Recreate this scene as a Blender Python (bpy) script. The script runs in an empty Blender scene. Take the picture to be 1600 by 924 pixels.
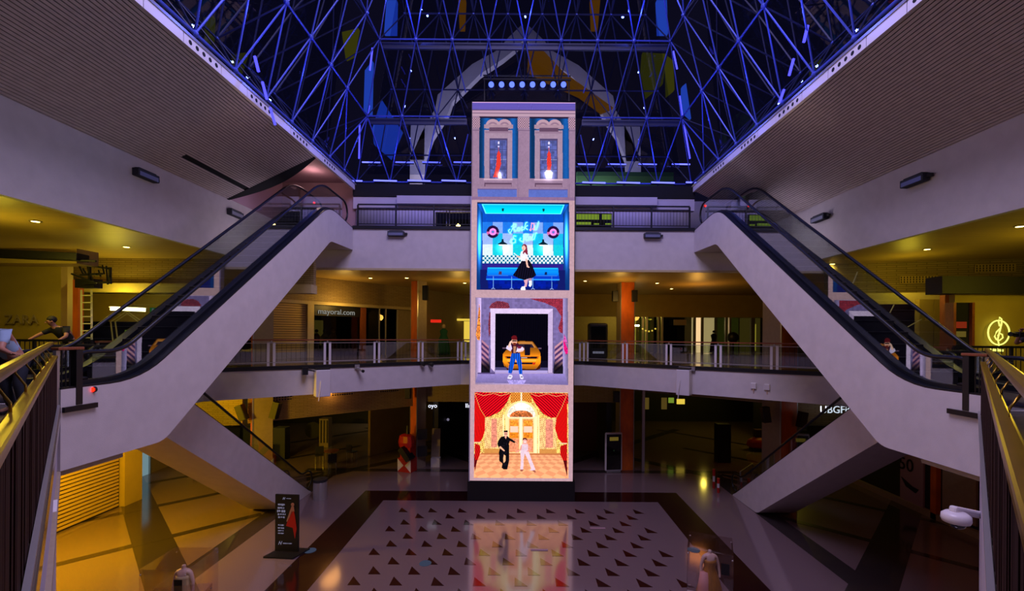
import bpy, bmesh, math, random
import numpy as np
from mathutils import Vector, Matrix
random.seed(4); rng=np.random.default_rng(7)
R=math.radians; pi=math.pi
sc=bpy.context.scene; COL=sc.collection
E=7.6; F=705.0; CX=817.0; CY=523.0; ROLL=R(0.4)
def e(z): return z+E
def W(px,py,D):
    dx=px-CX; dy=py-CY
    u=dx*math.cos(ROLL)+dy*math.sin(ROLL); v=-dx*math.sin(ROLL)+dy*math.cos(ROLL)
    return Vector((u*D/F, D, E-v*D/F))
# ---------------------------------------------------------------- camera
cam=bpy.data.cameras.new('camera'); co=bpy.data.objects.new('camera',cam); COL.objects.link(co)
cam.sensor_width=36; cam.lens=F/1600*36
cam.shift_x=-(CX-800)/1600; cam.shift_y=(CY-462)/1600
cam.clip_start=0.02; cam.clip_end=300
co.matrix_world=Matrix.Translation((0,0,E))@Matrix.Rotation(R(90),4,'X')@Matrix.Rotation(ROLL,4,'Z')
sc.camera=co
sc.view_settings.view_transform='Standard'; sc.view_settings.look='None'
sc.view_settings.exposure=0; sc.view_settings.gamma=1; sc.view_settings.use_curve_mapping=False
sc.cycles.use_denoising=True
sc.cycles.max_bounces=7; sc.cycles.diffuse_bounces=3; sc.cycles.glossy_bounces=3; sc.cycles.transparent_max_bounces=14
sc.cycles.sample_clamp_indirect=4
sc.cycles.caustics_reflective=False; sc.cycles.caustics_refractive=False
w=bpy.data.worlds.new('world'); sc.world=w; w.use_nodes=True
w.node_tree.nodes['Background'].inputs[0].default_value=(0.05,0.045,0.16,1)
w.node_tree.nodes['Background'].inputs[1].default_value=0.07
# ---------------------------------------------------------------- materials
def lin(h):
    if isinstance(h,str):
        h=h.lstrip('#'); c=[int(h[i:i+2],16)/255 for i in (0,2,4)]
    else: c=h
    return tuple(((x/12.92) if x<=0.04045 else ((x+0.055)/1.055)**2.4) for x in c)+(1,)
M={}
def mat(name,col,rough=0.6,metal=0.0,noise=0.0,nscale=8,bump=0.0,bscale=40,spec=0.5,coat=0.0,emis=None,estr=0,stretch=None):
    m=bpy.data.materials.new(name); m.use_nodes=True; nt=m.node_tree; b=nt.nodes['Principled BSDF']
    c=lin(col); b.inputs['Base Color'].default_value=c; b.inputs['Roughness'].default_value=rough; b.inputs['Metallic'].default_value=metal
    b.inputs['Specular IOR Level'].default_value=spec; b.inputs['Coat Weight'].default_value=coat
    tc=nt.nodes.new('ShaderNodeTexCoord')
    src=tc.outputs['Object']
    if stretch:
        mp=nt.nodes.new('ShaderNodeMapping'); mp.inputs['Scale'].default_value=stretch; nt.links.new(src,mp.inputs[0]); src=mp.outputs[0]
    if noise:
        n=nt.nodes.new('ShaderNodeTexNoise'); n.inputs['Scale'].default_value=nscale; n.inputs['Detail'].default_value=5
        nt.links.new(src,n.inputs['Vector'])
        mr=nt.nodes.new('ShaderNodeMapRange'); mr.inputs['From Min'].default_value=.3; mr.inputs['From Max'].default_value=.7
        mr.inputs['To Min'].default_value=1-noise; mr.inputs['To Max'].default_value=1+noise*.6
        nt.links.new(n.outputs['Fac'],mr.inputs['Value'])
        mx=nt.nodes.new('ShaderNodeVectorMath'); mx.operation='SCALE'; mx.inputs[0].default_value=c[:3]
        nt.links.new(mr.outputs[0],mx.inputs['Scale']); nt.links.new(mx.outputs[0],b.inputs['Base Color'])
    if bump:
        n=nt.nodes.new('ShaderNodeTexNoise'); n.inputs['Scale'].default_value=bscale; nt.links.new(src,n.inputs['Vector'])
        bp=nt.nodes.new('ShaderNodeBump'); bp.inputs['Strength'].default_value=bump; bp.inputs['Distance'].default_value=.02
        nt.links.new(n.outputs['Fac'],bp.inputs['Height']); nt.links.new(bp.outputs[0],b.inputs['Normal'])
    if emis:
        b.inputs['Emission Color'].default_value=lin(emis); b.inputs['Emission Strength'].default_value=estr
    M[name]=m; return m
def glassmat(name,ior=1.5,tint='#ffffff',rough=0.0,extra=0.0,refl=(1,1,1)):
    m=bpy.data.materials.new(name); m.use_nodes=True; nt=m.node_tree; nt.nodes.clear()
    o=nt.nodes.new('ShaderNodeOutputMaterial'); mix=nt.nodes.new('ShaderNodeMixShader'); t=nt.nodes.new('ShaderNodeBsdfTransparent'); g=nt.nodes.new('ShaderNodeBsdfGlossy')
    r0=((ior-1)/(ior+1))**2+extra
    ge=nt.nodes.new('ShaderNodeNewGeometry'); dt=nt.nodes.new('ShaderNodeVectorMath'); dt.operation='DOT_PRODUCT'
    nt.links.new(ge.outputs['Incoming'],dt.inputs[0]); nt.links.new(ge.outputs['Normal'],dt.inputs[1])
    def mth(op,x,y=None,v=None):
        q=nt.nodes.new('ShaderNodeMath'); q.operation=op; nt.links.new(x,q.inputs[0])
        if y is not None: nt.links.new(y,q.inputs[1])
        if v is not None: q.inputs[1].default_value=v
        return q.outputs[0]
    ab=mth('ABSOLUTE',dt.outputs['Value']); iv=mth('SUBTRACT',ab,v=1.0); iv=mth('ABSOLUTE',iv); p5=mth('POWER',iv,v=5.0); sc5=mth('MULTIPLY',p5,v=1-r0); fr=mth('ADD',sc5,v=r0)
    t.inputs['Color'].default_value=lin(tint); g.inputs['Roughness'].default_value=rough; g.inputs['Color'].default_value=(*refl,1)
    nt.links.new(fr,mix.inputs[0]); nt.links.new(t.outputs[0],mix.inputs[1]); nt.links.new(g.outputs[0],mix.inputs[2]); nt.links.new(mix.outputs[0],o.inputs[0])
    M[name]=m; return m
def emit(name,col,s,sampled=True):
    m=bpy.data.materials.new(name); m.use_nodes=True; nt=m.node_tree; nt.nodes.clear()
    o=nt.nodes.new('ShaderNodeOutputMaterial'); em=nt.nodes.new('ShaderNodeEmission'); em.inputs[0].default_value=lin(col); em.inputs[1].default_value=s
    nt.links.new(em.outputs[0],o.inputs[0])
    if not sampled: m.cycles.emission_sampling='NONE'
    M[name]=m; return m
mat('white','#cfc8c4',.7,noise=.06,nscale=3,bump=.15,bscale=60)
mat('white_gloss','#d8d2d0',.35)
mat('lavender','#b9b2c0',.7,noise=.05,nscale=2)
mat('slat','#d2c4bc',.55,noise=.1,nscale=5)
mat('black','#0b0b0e',.45)
mat('blackmatte','#060608',.9)
mat('dark','#1c1a1c',.6,noise=.2)
mat('steel','#8f95a8',.35,metal=.6)
mat('frame_blue','#4858b8',.35,metal=.3)
mat('frame_dark','#22284c',.5,metal=.2)
mat('alu','#b8b4b0',.35,metal=.7)
mat('brass','#b08a2c',.28,metal=.85,noise=.15,nscale=3)
mat('wood_rail','#8a4a2a',.3,coat=.4,noise=.25,nscale=6,stretch=(1,8,1))
mat('slat_wood','#2e120a',.75,spec=.12,noise=.6,nscale=9,stretch=(3,3,.3))
mat('slat_gap','#080405',.9,spec=.05)
mat('orange','#d8681c',.45,noise=.25,nscale=2.5,stretch=(1,1,.5))
mat('beige','#9c8a72',.6,noise=.08)
mat('rubber','#0c0d12',.35)
mat('deck','#14161c',.35,metal=.3)
mat('step','#3c3a3a',.45,metal=.5)
mat('ceil','#b59a5c',.45,noise=.12,nscale=1.5,stretch=(.3,6,1))
mat('yellow_wall','#b39a48',.8,noise=.08,nscale=1.5)
mat('cream','#c2b183',.7,noise=.05)
mat('shutter','#c8a860',.5,metal=.1)
mat('red','#b01c12',.4)
mat('red_dark','#3a100c',.6)
mat('blue_sign','#2c5fa8',.5)
mat('skin','#a8735a',.55)
mat('hair','#150e0b',.7)
mat('cloth_black','#0c0c10',.85)
mat('cloth_grey','#3a3d46',.85)
mat('cloth_blue','#8fa6bd',.8)
mat('cloth_teal','#0f5a4a',.8)
mat('gold_cloth','#a8762a',.45,noise=.3,nscale=14,stretch=(1,1,.2))
mat('pink_cloth','#d49a8c',.6)
mat('mannequin','#d4b8a4',.5)
mat('ladder','#e0d8a8',.5)
mat('glass_dark','#0a0d0c',.08,spec=.7)
mat('poster_green','#3c6a34',.6)
mat('plinth','#050507',.5)
mat('pinkwall','#a08088',.8)
glassmat('glass',1.8,'#eef4f2'); glassmat('escalator_glass',1.8,'#eef4f2',extra=.13)
glassmat('acrylic',1.45,'#fbf8f8')
glassmat('roof_glass',1.5,'#dfe3f0',refl=(.55,.55,.6))
glassmat('shop_glass',1.5,'#c8d0c8')
emit('tube_blue','#5f64ff',3); emit('strip_blue','#4a48ff',2.2,False); emit('tube_white','#fff2b0',9); emit('spot_warm','#ffe27a',14); emit('led_red','#ff1808',6)
emit('neon_yellow','#e8ee70',1.5); emit('sign_white','#e8ecff',1.6); emit('exit_green','#2c7a2c',.5); emit('green_glow','#8fae3a',.6)
emit('shop_yellow','#e8c84a',1.0); emit('shop_cream','#f0c890',1.1); emit('shop_dim','#80682c',.35); emit('lit_blue','#2a50d8',.55); emit('lit_amber','#a86818',.3); emit('lit_olive','#7c7c28',.16); emit('sign_dim','#b8b8b0',.5,False)
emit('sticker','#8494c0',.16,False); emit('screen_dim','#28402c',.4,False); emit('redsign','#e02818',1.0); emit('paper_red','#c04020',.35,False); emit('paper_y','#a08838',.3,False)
emit('door_glow','#88a8b0',.6); emit('white_dim','#b0a8c8',.35,False); emit('blue_spot','#5a70ff',2.0,False)
# terrazzo floor
def floormat(name,col,n=.25,rough=.11):
    m=mat(name,col,rough,noise=n,nscale=60,spec=1.0); m.node_tree.nodes['Principled BSDF'].inputs['IOR'].default_value=1.75; return m
floormat('floor_light','#7c6868'); floormat('floor_band','#2a0f10',.3); floormat('floor_dark','#3a3230',.3); floormat('floor_tri','#34120c',.2); floormat('floor_up','#5c5040',.2,.15)
# brick tile
def tilemat(name,c1,c2,sc_=(1,1,1)):
    m=bpy.data.materials.new(name); m.use_nodes=True; nt=m.node_tree; b=nt.nodes['Principled BSDF']; b.inputs['Roughness'].default_value=.6
    tc=nt.nodes.new('ShaderNodeTexCoord'); sx=nt.nodes.new('ShaderNodeSeparateXYZ'); nt.links.new(tc.outputs['Object'],sx.inputs[0])
    ad=nt.nodes.new('ShaderNodeMath'); ad.operation='ADD'; nt.links.new(sx.outputs[0],ad.inputs[0]); nt.links.new(sx.outputs[1],ad.inputs[1])
    cb=nt.nodes.new('ShaderNodeCombineXYZ'); nt.links.new(ad.outputs[0],cb.inputs[0]); nt.links.new(sx.outputs[2],cb.inputs[1])
    br=nt.nodes.new('ShaderNodeTexBrick'); nt.links.new(cb.outputs[0],br.inputs['Vector']); br.inputs['Scale'].default_value=1
    br.inputs['Brick Width'].default_value=.5; br.inputs['Row Height'].default_value=.085; br.inputs['Mortar Size'].default_value=.012
    br.inputs['Color1'].default_value=lin(c1); br.inputs['Color2'].default_value=lin(c2); br.inputs['Mortar'].default_value=lin('#75633c')
    nt.links.new(br.outputs[0],b.inputs['Base Color']); M[name]=m
tilemat('tile','#a08a60','#927c54')
# LED picture
m=bpy.data.materials.new('led_picture'); m.use_nodes=True; nt=m.node_tree; nt.nodes.clear()
o_=nt.nodes.new('ShaderNodeOutputMaterial'); em_=nt.nodes.new('ShaderNodeEmission'); at_=nt.nodes.new('ShaderNodeAttribute'); at_.attribute_name='pic'
nt.links.new(at_.outputs['Color'],em_.inputs[0]); em_.inputs[1].default_value=1.25; nt.links.new(em_.outputs[0],o_.inputs[0]); M['led']=m
m.cycles.emission_sampling='NONE'
# ---------------------------------------------------------------- mesh builder
class MB:
    def __init__(s): s.v=[]; s.f=[]; s.m=[]; s.mi=0
    def add(s,vs,fs):
        b=len(s.v); s.v+= [tuple(p) for p in vs]; s.f+=[tuple(i+b for i in f) for f in fs]; s.m+=[s.mi]*len(fs); return s
    def box(s,x0,x1,y0,y1,z0,z1,M4=None):
        vs=[Vector(p) for p in ((x0,y0,z0),(x1,y0,z0),(x1,y1,z0),(x0,y1,z0),(x0,y0,z1),(x1,y0,z1),(x1,y1,z1),(x0,y1,z1))]
        if M4 is not None: vs=[M4@p for p in vs]
        return s.add(vs,[(0,3,2,1),(4,5,6,7),(0,1,5,4),(1,2,6,5),(2,3,7,6),(3,0,4,7)])
    def bar(s,p,q,w_,h,up=(0,0,1)):
        p=Vector(p);q=Vector(q);d=(q-p).normalized(); u=Vector(up)
        sd=d.cross(u)
        if sd.length<1e-4: sd=d.cross(Vector((1,0,0)))
        sd.normalize(); u=sd.cross(d).normalized()
        vs=[]
        for b in (p,q):
            for a,c in ((-1,-1),(1,-1),(1,1),(-1,1)): vs.append(b+sd*a*w_/2+u*c*h/2)
        return s.add(vs,[(3,2,1,0),(4,5,6,7),(0,1,5,4),(1,2,6,5),(2,3,7,6),(3,0,4,7)])
    def cyl(s,p,q,r,n=8,r2=None):
        p=Vector(p);q=Vector(q);d=(q-p).normalized(); a=d.orthogonal().normalized(); b=d.cross(a); r2=r if r2 is None else r2
        vs=[]
        for c,rr in ((p,r),(q,r2)):
            for i in range(n): t=2*pi*i/n; vs.append(c+a*math.cos(t)*rr+b*math.sin(t)*rr)
        return s.add(vs,[(i,(i+1)%n,n+(i+1)%n,n+i) for i in range(n)]+[tuple(range(n-1,-1,-1)),tuple(range(n,2*n))])
    def tube(s,pts,r,n=8):
        pts=[Vector(p) for p in pts]; vs=[]
        up=Vector((0.37,0.11,1)).normalized()
        for i,p in enumerate(pts):
            d=(pts[min(i+1,len(pts)-1)]-pts[max(i-1,0)]).normalized(); a=d.cross(up).normalized(); b=a.cross(d)
            for k in range(n): t=2*pi*k/n; vs.append(p+a*math.cos(t)*r+b*math.sin(t)*r)
        fs=[(j*n+i,j*n+(i+1)%n,(j+1)*n+(i+1)%n,(j+1)*n+i) for j in range(len(pts)-1) for i in range(n)]
        fs+=[tuple(range(n-1,-1,-1)),tuple(range((len(pts)-1)*n,len(pts)*n))]
        return s.add(vs,fs)
    def lathe(s,prof,c=(0,0,0),n=16,sx=1,sy=1):
        vs=[];c=Vector(c)
        for r,z in prof:
            for i in range(n): t=2*pi*i/n; vs.append(c+Vector((r*math.cos(t)*sx,r*math.sin(t)*sy,z)))
        k=len(prof)
        return s.add(vs,[(j*n+i,j*n+(i+1)%n,(j+1)*n+(i+1)%n,(j+1)*n+i) for j in range(k-1) for i in range(n)]+[tuple(range(n-1,-1,-1)),tuple(range((k-1)*n,k*n))])
    def prism(s,poly,off):
        off=Vector(off); n=len(poly); vs=[Vector(p) for p in poly]; vs+=[p+off for p in vs]
        return s.add(vs,[tuple(range(n-1,-1,-1)),tuple(range(n,2*n))]+[(i,(i+1)%n,n+(i+1)%n,n+i) for i in range(n)])
    def sphere(s,c,r,n=12,sz=1,sy=1,sx=1):
        prof=[(max(r*math.sin(pi*i/8),1e-4),-r*sz*math.cos(pi*i/8)) for i in range(9)]
        return s.lathe(prof,c,n,sx,sy)
    def ribbon(s,path,x0,x1,a,b):   # path of (y,z); box swept with vertical extent a..b
        vs=[]
        for (y,z) in path: vs+=[(x0,y,z+a),(x1,y,z+a),(x1,y,z+b),(x0,y,z+b)]
        n=len(path); fs=[(3,2,1,0),(4*n-4,4*n-3,4*n-2,4*n-1)]
        for i in range(n-1):
            o=4*i
            for k in range(4): fs.append((o+k,o+(k+1)%4,o+4+(k+1)%4,o+4+k))
        return s.add(vs,fs)
def tagp(o,label=None,cat=None,group=None,kind=None):
    if label: o['label']=label
    if cat: o['category']=cat
    if group: o['group']=group
    if kind: o['kind']=kind
    return o
ROOTS={}
def thing(name,label,cat,loc=(0,0,0),rz=0,group=None):
    o=bpy.data.objects.new(name,None); COL.objects.link(o); o.location=loc; o.rotation_euler=(0,0,rz); o.empty_display_size=.2
    return tagp(o,label,cat,group)
def build(mb,name,mats,parent=None,smooth=False,label=None,cat=None,group=None,kind=None,bevel=0,local=False):
    """parented meshes: world coordinates are made local to the parent's plain location unless local"""
    if not isinstance(mats,(list,tuple)): mats=[mats]
    vs=np.array(mb.v,dtype=float)
    off=np.zeros(3)
    if parent is not None and not local:
        p=parent
        while p is not None: off+=np.array(p.location); p=p.parent
    loc=(0,0,0)
    if parent is None:
        lo=vs.min(0);hi=vs.max(0); loc=((lo[0]+hi[0])/2,(lo[1]+hi[1])/2,lo[2]); off=np.array(loc)
    vs=vs-off
    me=bpy.data.meshes.new(name); me.from_pydata([tuple(p) for p in vs],[],mb.f)
    for x in mats: me.materials.append(M[x] if isinstance(x,str) else x)
    if len(mats)>1: me.polygons.foreach_set('material_index',mb.m)
    bm=bmesh.new(); bm.from_mesh(me); bmesh.ops.recalc_face_normals(bm,faces=bm.faces); bm.to_mesh(me); bm.free()
    if smooth: me.polygons.foreach_set('use_smooth',[True]*len(me.polygons))
    me.update()
    o=bpy.data.objects.new(name,me); COL.objects.link(o); o.location=loc
    if parent is not None: o.parent=parent; o.location=(0,0,0)
    if bevel:
        bv=o.modifiers.new('bevel','BEVEL'); bv.width=bevel; bv.segments=2; bv.limit_method='ANGLE'
    return tagp(o,label,cat,group,kind)
def struct(mb,name,mats,**k): return build(mb,name,mats,kind='structure',**k)
def clone(o,loc,rz=None,label=None,group=None):
    c=o.copy(); COL.objects.link(c); c.location=loc
    if rz is not None: c.rotation_euler=(0,0,rz)
    if label: c['label']=label
    if group: c['group']=group
    for ch in list(o.children):
        d=ch.copy(); COL.objects.link(d); d.parent=c
        for g in ch.children:
            h=g.copy(); COL.objects.link(h); h.parent=d
    return c
def text_mb(txt,size,origin,xdir,ydir,depth=.02,mb=None,spacing=1.0):
    cu=bpy.data.curves.new('t','FONT'); cu.body=txt; cu.size=size; cu.extrude=depth/2; cu.align_x='CENTER'; cu.align_y='CENTER'; cu.space_character=spacing; cu.resolution_u=3
    o=bpy.data.objects.new('t',cu); COL.objects.link(o); dg=bpy.context.evaluated_depsgraph_get(); dg.update()
    me=bpy.data.meshes.new_from_object(o.evaluated_get(dg))
    X=Vector(xdir).normalized(); Y=Vector(ydir).normalized(); Z=X.cross(Y); O=Vector(origin)
    mb=mb or MB()
    mb.add([O+X*v.co.x+Y*v.co.y+Z*v.co.z for v in me.vertices],[tuple(p.vertices) for p in me.polygons])
    bpy.data.objects.remove(o); bpy.data.curves.remove(cu); bpy.data.meshes.remove(me)
    return mb
def light(kind,name,loc,power,col,size=.5,size2=None,target=None,spot=None,shadow=True):
    l=bpy.data.lights.new(name,kind); l.energy=power; l.color=lin(col)[:3] if isinstance(col,str) else col
    if kind=='AREA':
        l.size=size
        if size2: l.shape='RECTANGLE'; l.size_y=size2
    elif kind in('POINT','SPOT'): l.shadow_soft_size=size
    if kind=='SPOT': l.spot_size=R(spot or 110); l.spot_blend=.8
    o=bpy.data.objects.new(name,l); COL.objects.link(o); o.location=loc
    if target is not None:
        d=Vector(target)-Vector(loc); o.rotation_euler=d.to_track_quat('-Z','Y').to_euler()
    return o
def figure(joints,edges,root,name,m_,parent,sub=2,local=True):
    me=bpy.data.meshes.new(name); me.from_pydata([j[0] for j in joints],edges,[])
    o=bpy.data.objects.new(name,me); COL.objects.link(o)
    sk=o.modifiers.new('s','SKIN'); sv=me.skin_vertices[0].data
    for i,j in enumerate(joints):
        r=j[1]; sv[i].radius=(r,r) if not isinstance(r,tuple) else r; sv[i].use_root=(i==root)
    ss=o.modifiers.new('d','SUBSURF'); ss.levels=sub; ss.render_levels=sub
    dg=bpy.context.evaluated_depsgraph_get(); dg.update()
    nm=bpy.data.meshes.new_from_object(o.evaluated_get(dg)); nm.name=name
    bpy.data.objects.remove(o); bpy.data.meshes.remove(me)
    nm.materials.clear(); nm.materials.append(M[m_]); nm.polygons.foreach_set('use_smooth',[True]*len(nm.polygons))
    o=bpy.data.objects.new(name,nm); COL.objects.link(o); o.parent=parent
    return o
# ================================================================ SETTING
L2=e(-1.3); C1=e(-2.5); C2=e(2.98); L3=e(4.97)
# ---- ground floor with inlaid pattern
fb=MB(); fb.box(-32,32,-8,48,-.3,0)
def inlay(poly,mi,z=.003):
    fb.mi=mi; fb.prism([(x,y,z-.002) for x,y in poly],(0,0,.002)); fb.mi=0
def band(p,q,w_,mi,z=.003):
    p=Vector((*p,0));q=Vector((*q,0));d=(q-p).normalized();n=Vector((-d.y,d.x,0))*w_/2
    inlay([(p+n)[:2],(q+n)[:2],(q-n)[:2],(p-n)[:2]],mi,z)
def frame(x0,x1,y0,y1,w_,mi,z):
    inlay([(x0,y0),(x0+w_,y0),(x0+w_,y1),(x0,y1)],mi,z); inlay([(x1-w_,y0),(x1,y0),(x1,y1),(x1-w_,y1)],mi,z)
    inlay([(x0+w_,y1-w_),(x1-w_,y1-w_),(x1-w_,y1),(x0+w_,y1)],mi,z); inlay([(x0+w_,y0),(x1-w_,y0),(x1-w_,y0+w_),(x0+w_,y0+w_)],mi,z)
frame(-7.55,7.45,3.0,21.8,1.25,1,.003)
for s in(-1,1):
    inlay([(s*10.05,2),(s*10.85,2),(s*10.85,24.8),(s*10.05,24.8)],2,.004)
    band((s*6.5,9.5),(s*31,34),1.15,2,.006)
    for c in (18.2,24,29.8,35.6,41.4,47.2):
        x0=max(10.9,c-46); x1=min(31,c-2)
        band((s*x0,c-x0),(s*x1,c-x1),.34,2,.008)
    band((s*4,30.5),(s*12,22.6),.6,2,.009)
    band((s*2,26),(s*12.5,36.5),.6,2,.009)
band((-12,25.1),(12,25.1),.5,2,.005)
k=0
ox=[-5.24,-4.40,-4.83]
for r in range(20):
    y=19.2-.622*r
    for c in range(9):
        x=ox[r%3]+1.26*c
        if x>4.95: continue
        inlay([(x,y),(x+.40,y),(x,y+.5)],3,.005)
struct(fb,'floor',['floor_light','floor_band','floor_dark','floor_tri'])
# ---- upper floor slabs and ceilings
def mirror(poly,s): return [(s*x,y) for x,y in poly]
L2poly=[(0,-6),(0,-.17),(7.85,7.68),(7.96,7.75),(7.96,9.0),(9.52,9.0),(9.52,12.2),(11.55,12.2),(11.6,16.35),(3.1,22.5),(0,22.5),(0,48),(32,48),(32,-6)]
for s in(-1,1):
    P=mirror(L2poly,s)
    b=MB(); b.prism([(x,y,L2-.16) for x,y in P],(0,0,.16)); struct(b,'floor_upper',['floor_up'])
    b=MB(); b.prism([(x,y,C1) for x,y in P],(0,0,.1)); struct(b,'ceiling_ground',['beige'])
    # fascia of level 2: near diagonal, side, far
    edge=mirror([(11.6,12.2),(11.6,16.35),(3.1,22.5),(0,22.5)],s)
    b=MB()
    for i in range(3):
        a,c=edge[i],edge[i+1]; b.bar((a[0],a[1],e(-1.98)),(c[0],c[1],e(-1.98)),.12,1.06)
    struct(b,'wall_balcony',['white'])
    b=MB()
    for i in range(3):
        a,c=edge[i],edge[i+1]; b.bar((a[0],a[1],e(-1.38)),(c[0],c[1],e(-1.38)),.2,.15)
    struct(b,'trim_1',['black'])
    # near diagonal wall from balcony down to the ground
    po=.155 if s<0 else .07; nn=Vector((s,-1,0)).normalized()*(po+.06); b=MB(); b.bar(Vector((s*.05,.05,e(-4.5)))+nn,Vector((s*7.7,7.7,e(-4.5)))+nn,.1,6.2); struct(b,'wall_near',['lavender'])
    b=MB(); b.bar(Vector((s*.05,.05,e(-1.37)))+nn,Vector((s*7.7,7.7,e(-1.37)))+nn,.13,.12); struct(b,'trim_2',['alu'])
# level 3: floor, ceiling below it
for s in(-1,1):
    b=MB(); P=mirror([(11.3,-6),(11.3,21.0),(0,21.0),(0,48),(32,48),(32,-6)],s)
    b.prism([(x,y,C2) for x,y in P],(0,0,.1)); struct(b,'ceiling_upper',['ceil'])
    b=MB(); P=mirror([(9.52,20.95),(0,20.95),(0,30),(13,30),(13,20.95)],s); b.prism([(x,y,L3-.2) for x,y in P],(0,0,.2)); struct(b,'floor_top',['floor_up'])
    b=MB(); b.box(*sorted((s*11.25,s*11.42)),-6,21.0,C2-.04,e(5.1)); struct(b,'wall_side',['white'])
b=MB(); b.box(-11.3,11.3,20.9,21.05,C2-.04,e(4.86)); struct(b,'wall_front_balcony',['white'])
b=MB(); b.box(-11.2,11.2,20.86,20.9,C2-.05,C2+.05); struct(b,'trim_3',['cream'])
b=MB(); b.box(-7.9,7.9,20.82,21.08,e(4.84),e(4.98)); struct(b,'trim_4',['black'])
# level 3 back wall with dark shop openings
b=MB(); b.box(-14,-4.6,23.5,23.7,L3,e(7.0)); b.box(4.6,14,23.5,23.7,L3,e(7.0)); b.box(-4.6,4.6,23.5,23.7,e(6.35),e(7.0)); struct(b,'wall_top_back',['lavender'])
b=MB(); b.box(-4.6,4.6,25.5,25.6,L3,e(6.5)); struct(b,'wall_top_recess',['blackmatte'])
b=MB(); b.box(-5.9,-2.4,20.95,21.25,e(6.05),e(6.42)); b.box(2.4,6.2,20.95,21.25,e(6.05),e(6.42)); struct(b,'trim_5',['lavender'])
b=MB(); b.box(-8,8,21.1,21.5,e(6.42),e(7.0)); struct(b,'trim_6',['blackmatte'])
b=MB(); b.box(-8,8,21.15,21.4,e(5.85),e(6.4)); struct(b,'trim_13',['lavender'])
for s in(-1,1):
    for x0,x1,mm in ((2.55,3.35,'green'),(3.5,4.5,'green')):
        pass
# outer walls (closing the building)
for nm,bx in (('wall_left',(-32,-31.8,-8,48,0,L3)),('wall_right',(31.8,32,-8,48,0,L3)),('wall_back',(-32,32,47.8,48,0,L3)),('wall_rear',(-32,32,-8,-7.8,0,15))):
    b=MB(); b.box(*bx); struct(b,nm,['dark'])
# ---- slatted sloping soffits
def slope_pt(s,t,y,off=0):
    # t 0 at lower outer edge, 1 at upper inner edge
    a=Vector((s*(11.3-3.4*t),y,e(5.03+1.67*t))); n=Vector((-s*1.67,0,-3.4)).normalized(); return a+n*off
NS=42
for s in(-1,1):
    yend=17.2 if s<0 else 20.9
    b=MB()
    b.mi=1; b.prism([slope_pt(s,0,-5,-.06),slope_pt(s,1,-5,-.06),slope_pt(s,1,yend,-.06),slope_pt(s,0,yend,-.06)],slope_pt(s,0,0,-.16)-slope_pt(s,0,0,0))
    b.mi=0
    for i in range(NS):
        t0=(i+.14)/NS; t1=(i+.86)/NS
        y1=yend
        segs=[(-5,y1)]
        if s<0 and i in(9,10): segs=[(-5,13.9)]
        for a,c in segs:
            b.prism([slope_pt(s,t0,a,-.03),slope_pt(s,t1,a,-.03),slope_pt(s,t1,c,-.03),slope_pt(s,t0,c,-.03)],slope_pt(s,0,0,.02)-slope_pt(s,0,0,0))
    struct(b,'wall_slatted',['slat','blackmatte'])
    # pierced edge strip in panels
    y=-4.0; j=0
    while y<20.9:
        L=min(1.3 if j%2==0 else 1.1,21.0-y)
        b=MB(); xo=s*7.86; b.mi=0; b.box(*sorted((xo,xo+s*.1)),y,y+L-.02,e(6.68),e(6.93))
        if j%2==0 and L>1:
            b.mi=1
            for h in range(5):
                yy=y+.2+h*.225; b.cyl((xo-s*.004,yy,e(6.81)),(xo+s*.02,yy,e(6.81)),.055,10)
        struct(b,'trim_7',['white_gloss','blackmatte']); y+=L; j+=1
    b=MB(); b.box(*sorted((s*7.84,s*8.1)),-4,21.1,e(6.93),e(7.0)); struct(b,'trim_8',['alu'])
# left: opening around the escalator head, with a wall behind it
b=MB()
pts=[(t,17.2+.55*math.sin(pi*min(1,max(0,t)))) for t in [i/10 for i in range(11)]]
for i in range(10):
    (t0,y0),(t1,y1)=pts[i],pts[i+1]
    b.prism([slope_pt(-1,t0,17.1,.0),slope_pt(-1,t1,17.1,.0),slope_pt(-1,t1,y1,.0),slope_pt(-1,t0,y0,.0)],slope_pt(-1,0,0,-.25)-slope_pt(-1,0,0,0))
struct(b,'trim_9',['blackmatte'])
b=MB(); b.prism([(-12.8,21.3,L3),(-7.95,21.3,L3),(-7.95,21.3,e(6.6)),(-8.2,21.3,e(7.1)),(-12.8,21.3,e(7.1))],(0,.15,0)); struct(b,'wall_escalator_head',['pinkwall'])
b=MB(); b.prism([(-11.4,17.2,e(5.0)),(-11.4,21.3,e(5.0)),(-11.4,21.3,e(7.1)),(-11.4,17.2,e(7.1))],(-.1,0,0)); struct(b,'wall_head_side',['pinkwall'])
b=MB(); b.box(-11.4,-8,17.2,21.4,e(7.1),e(7.15)); struct(b,'ceiling_head',['pinkwall'])
b=MB(); b.box(-8.05,-7.95,17.2,21.2,e(6.95),e(7.1)); struct(b,'wall_head_inner',['dark'])
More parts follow.
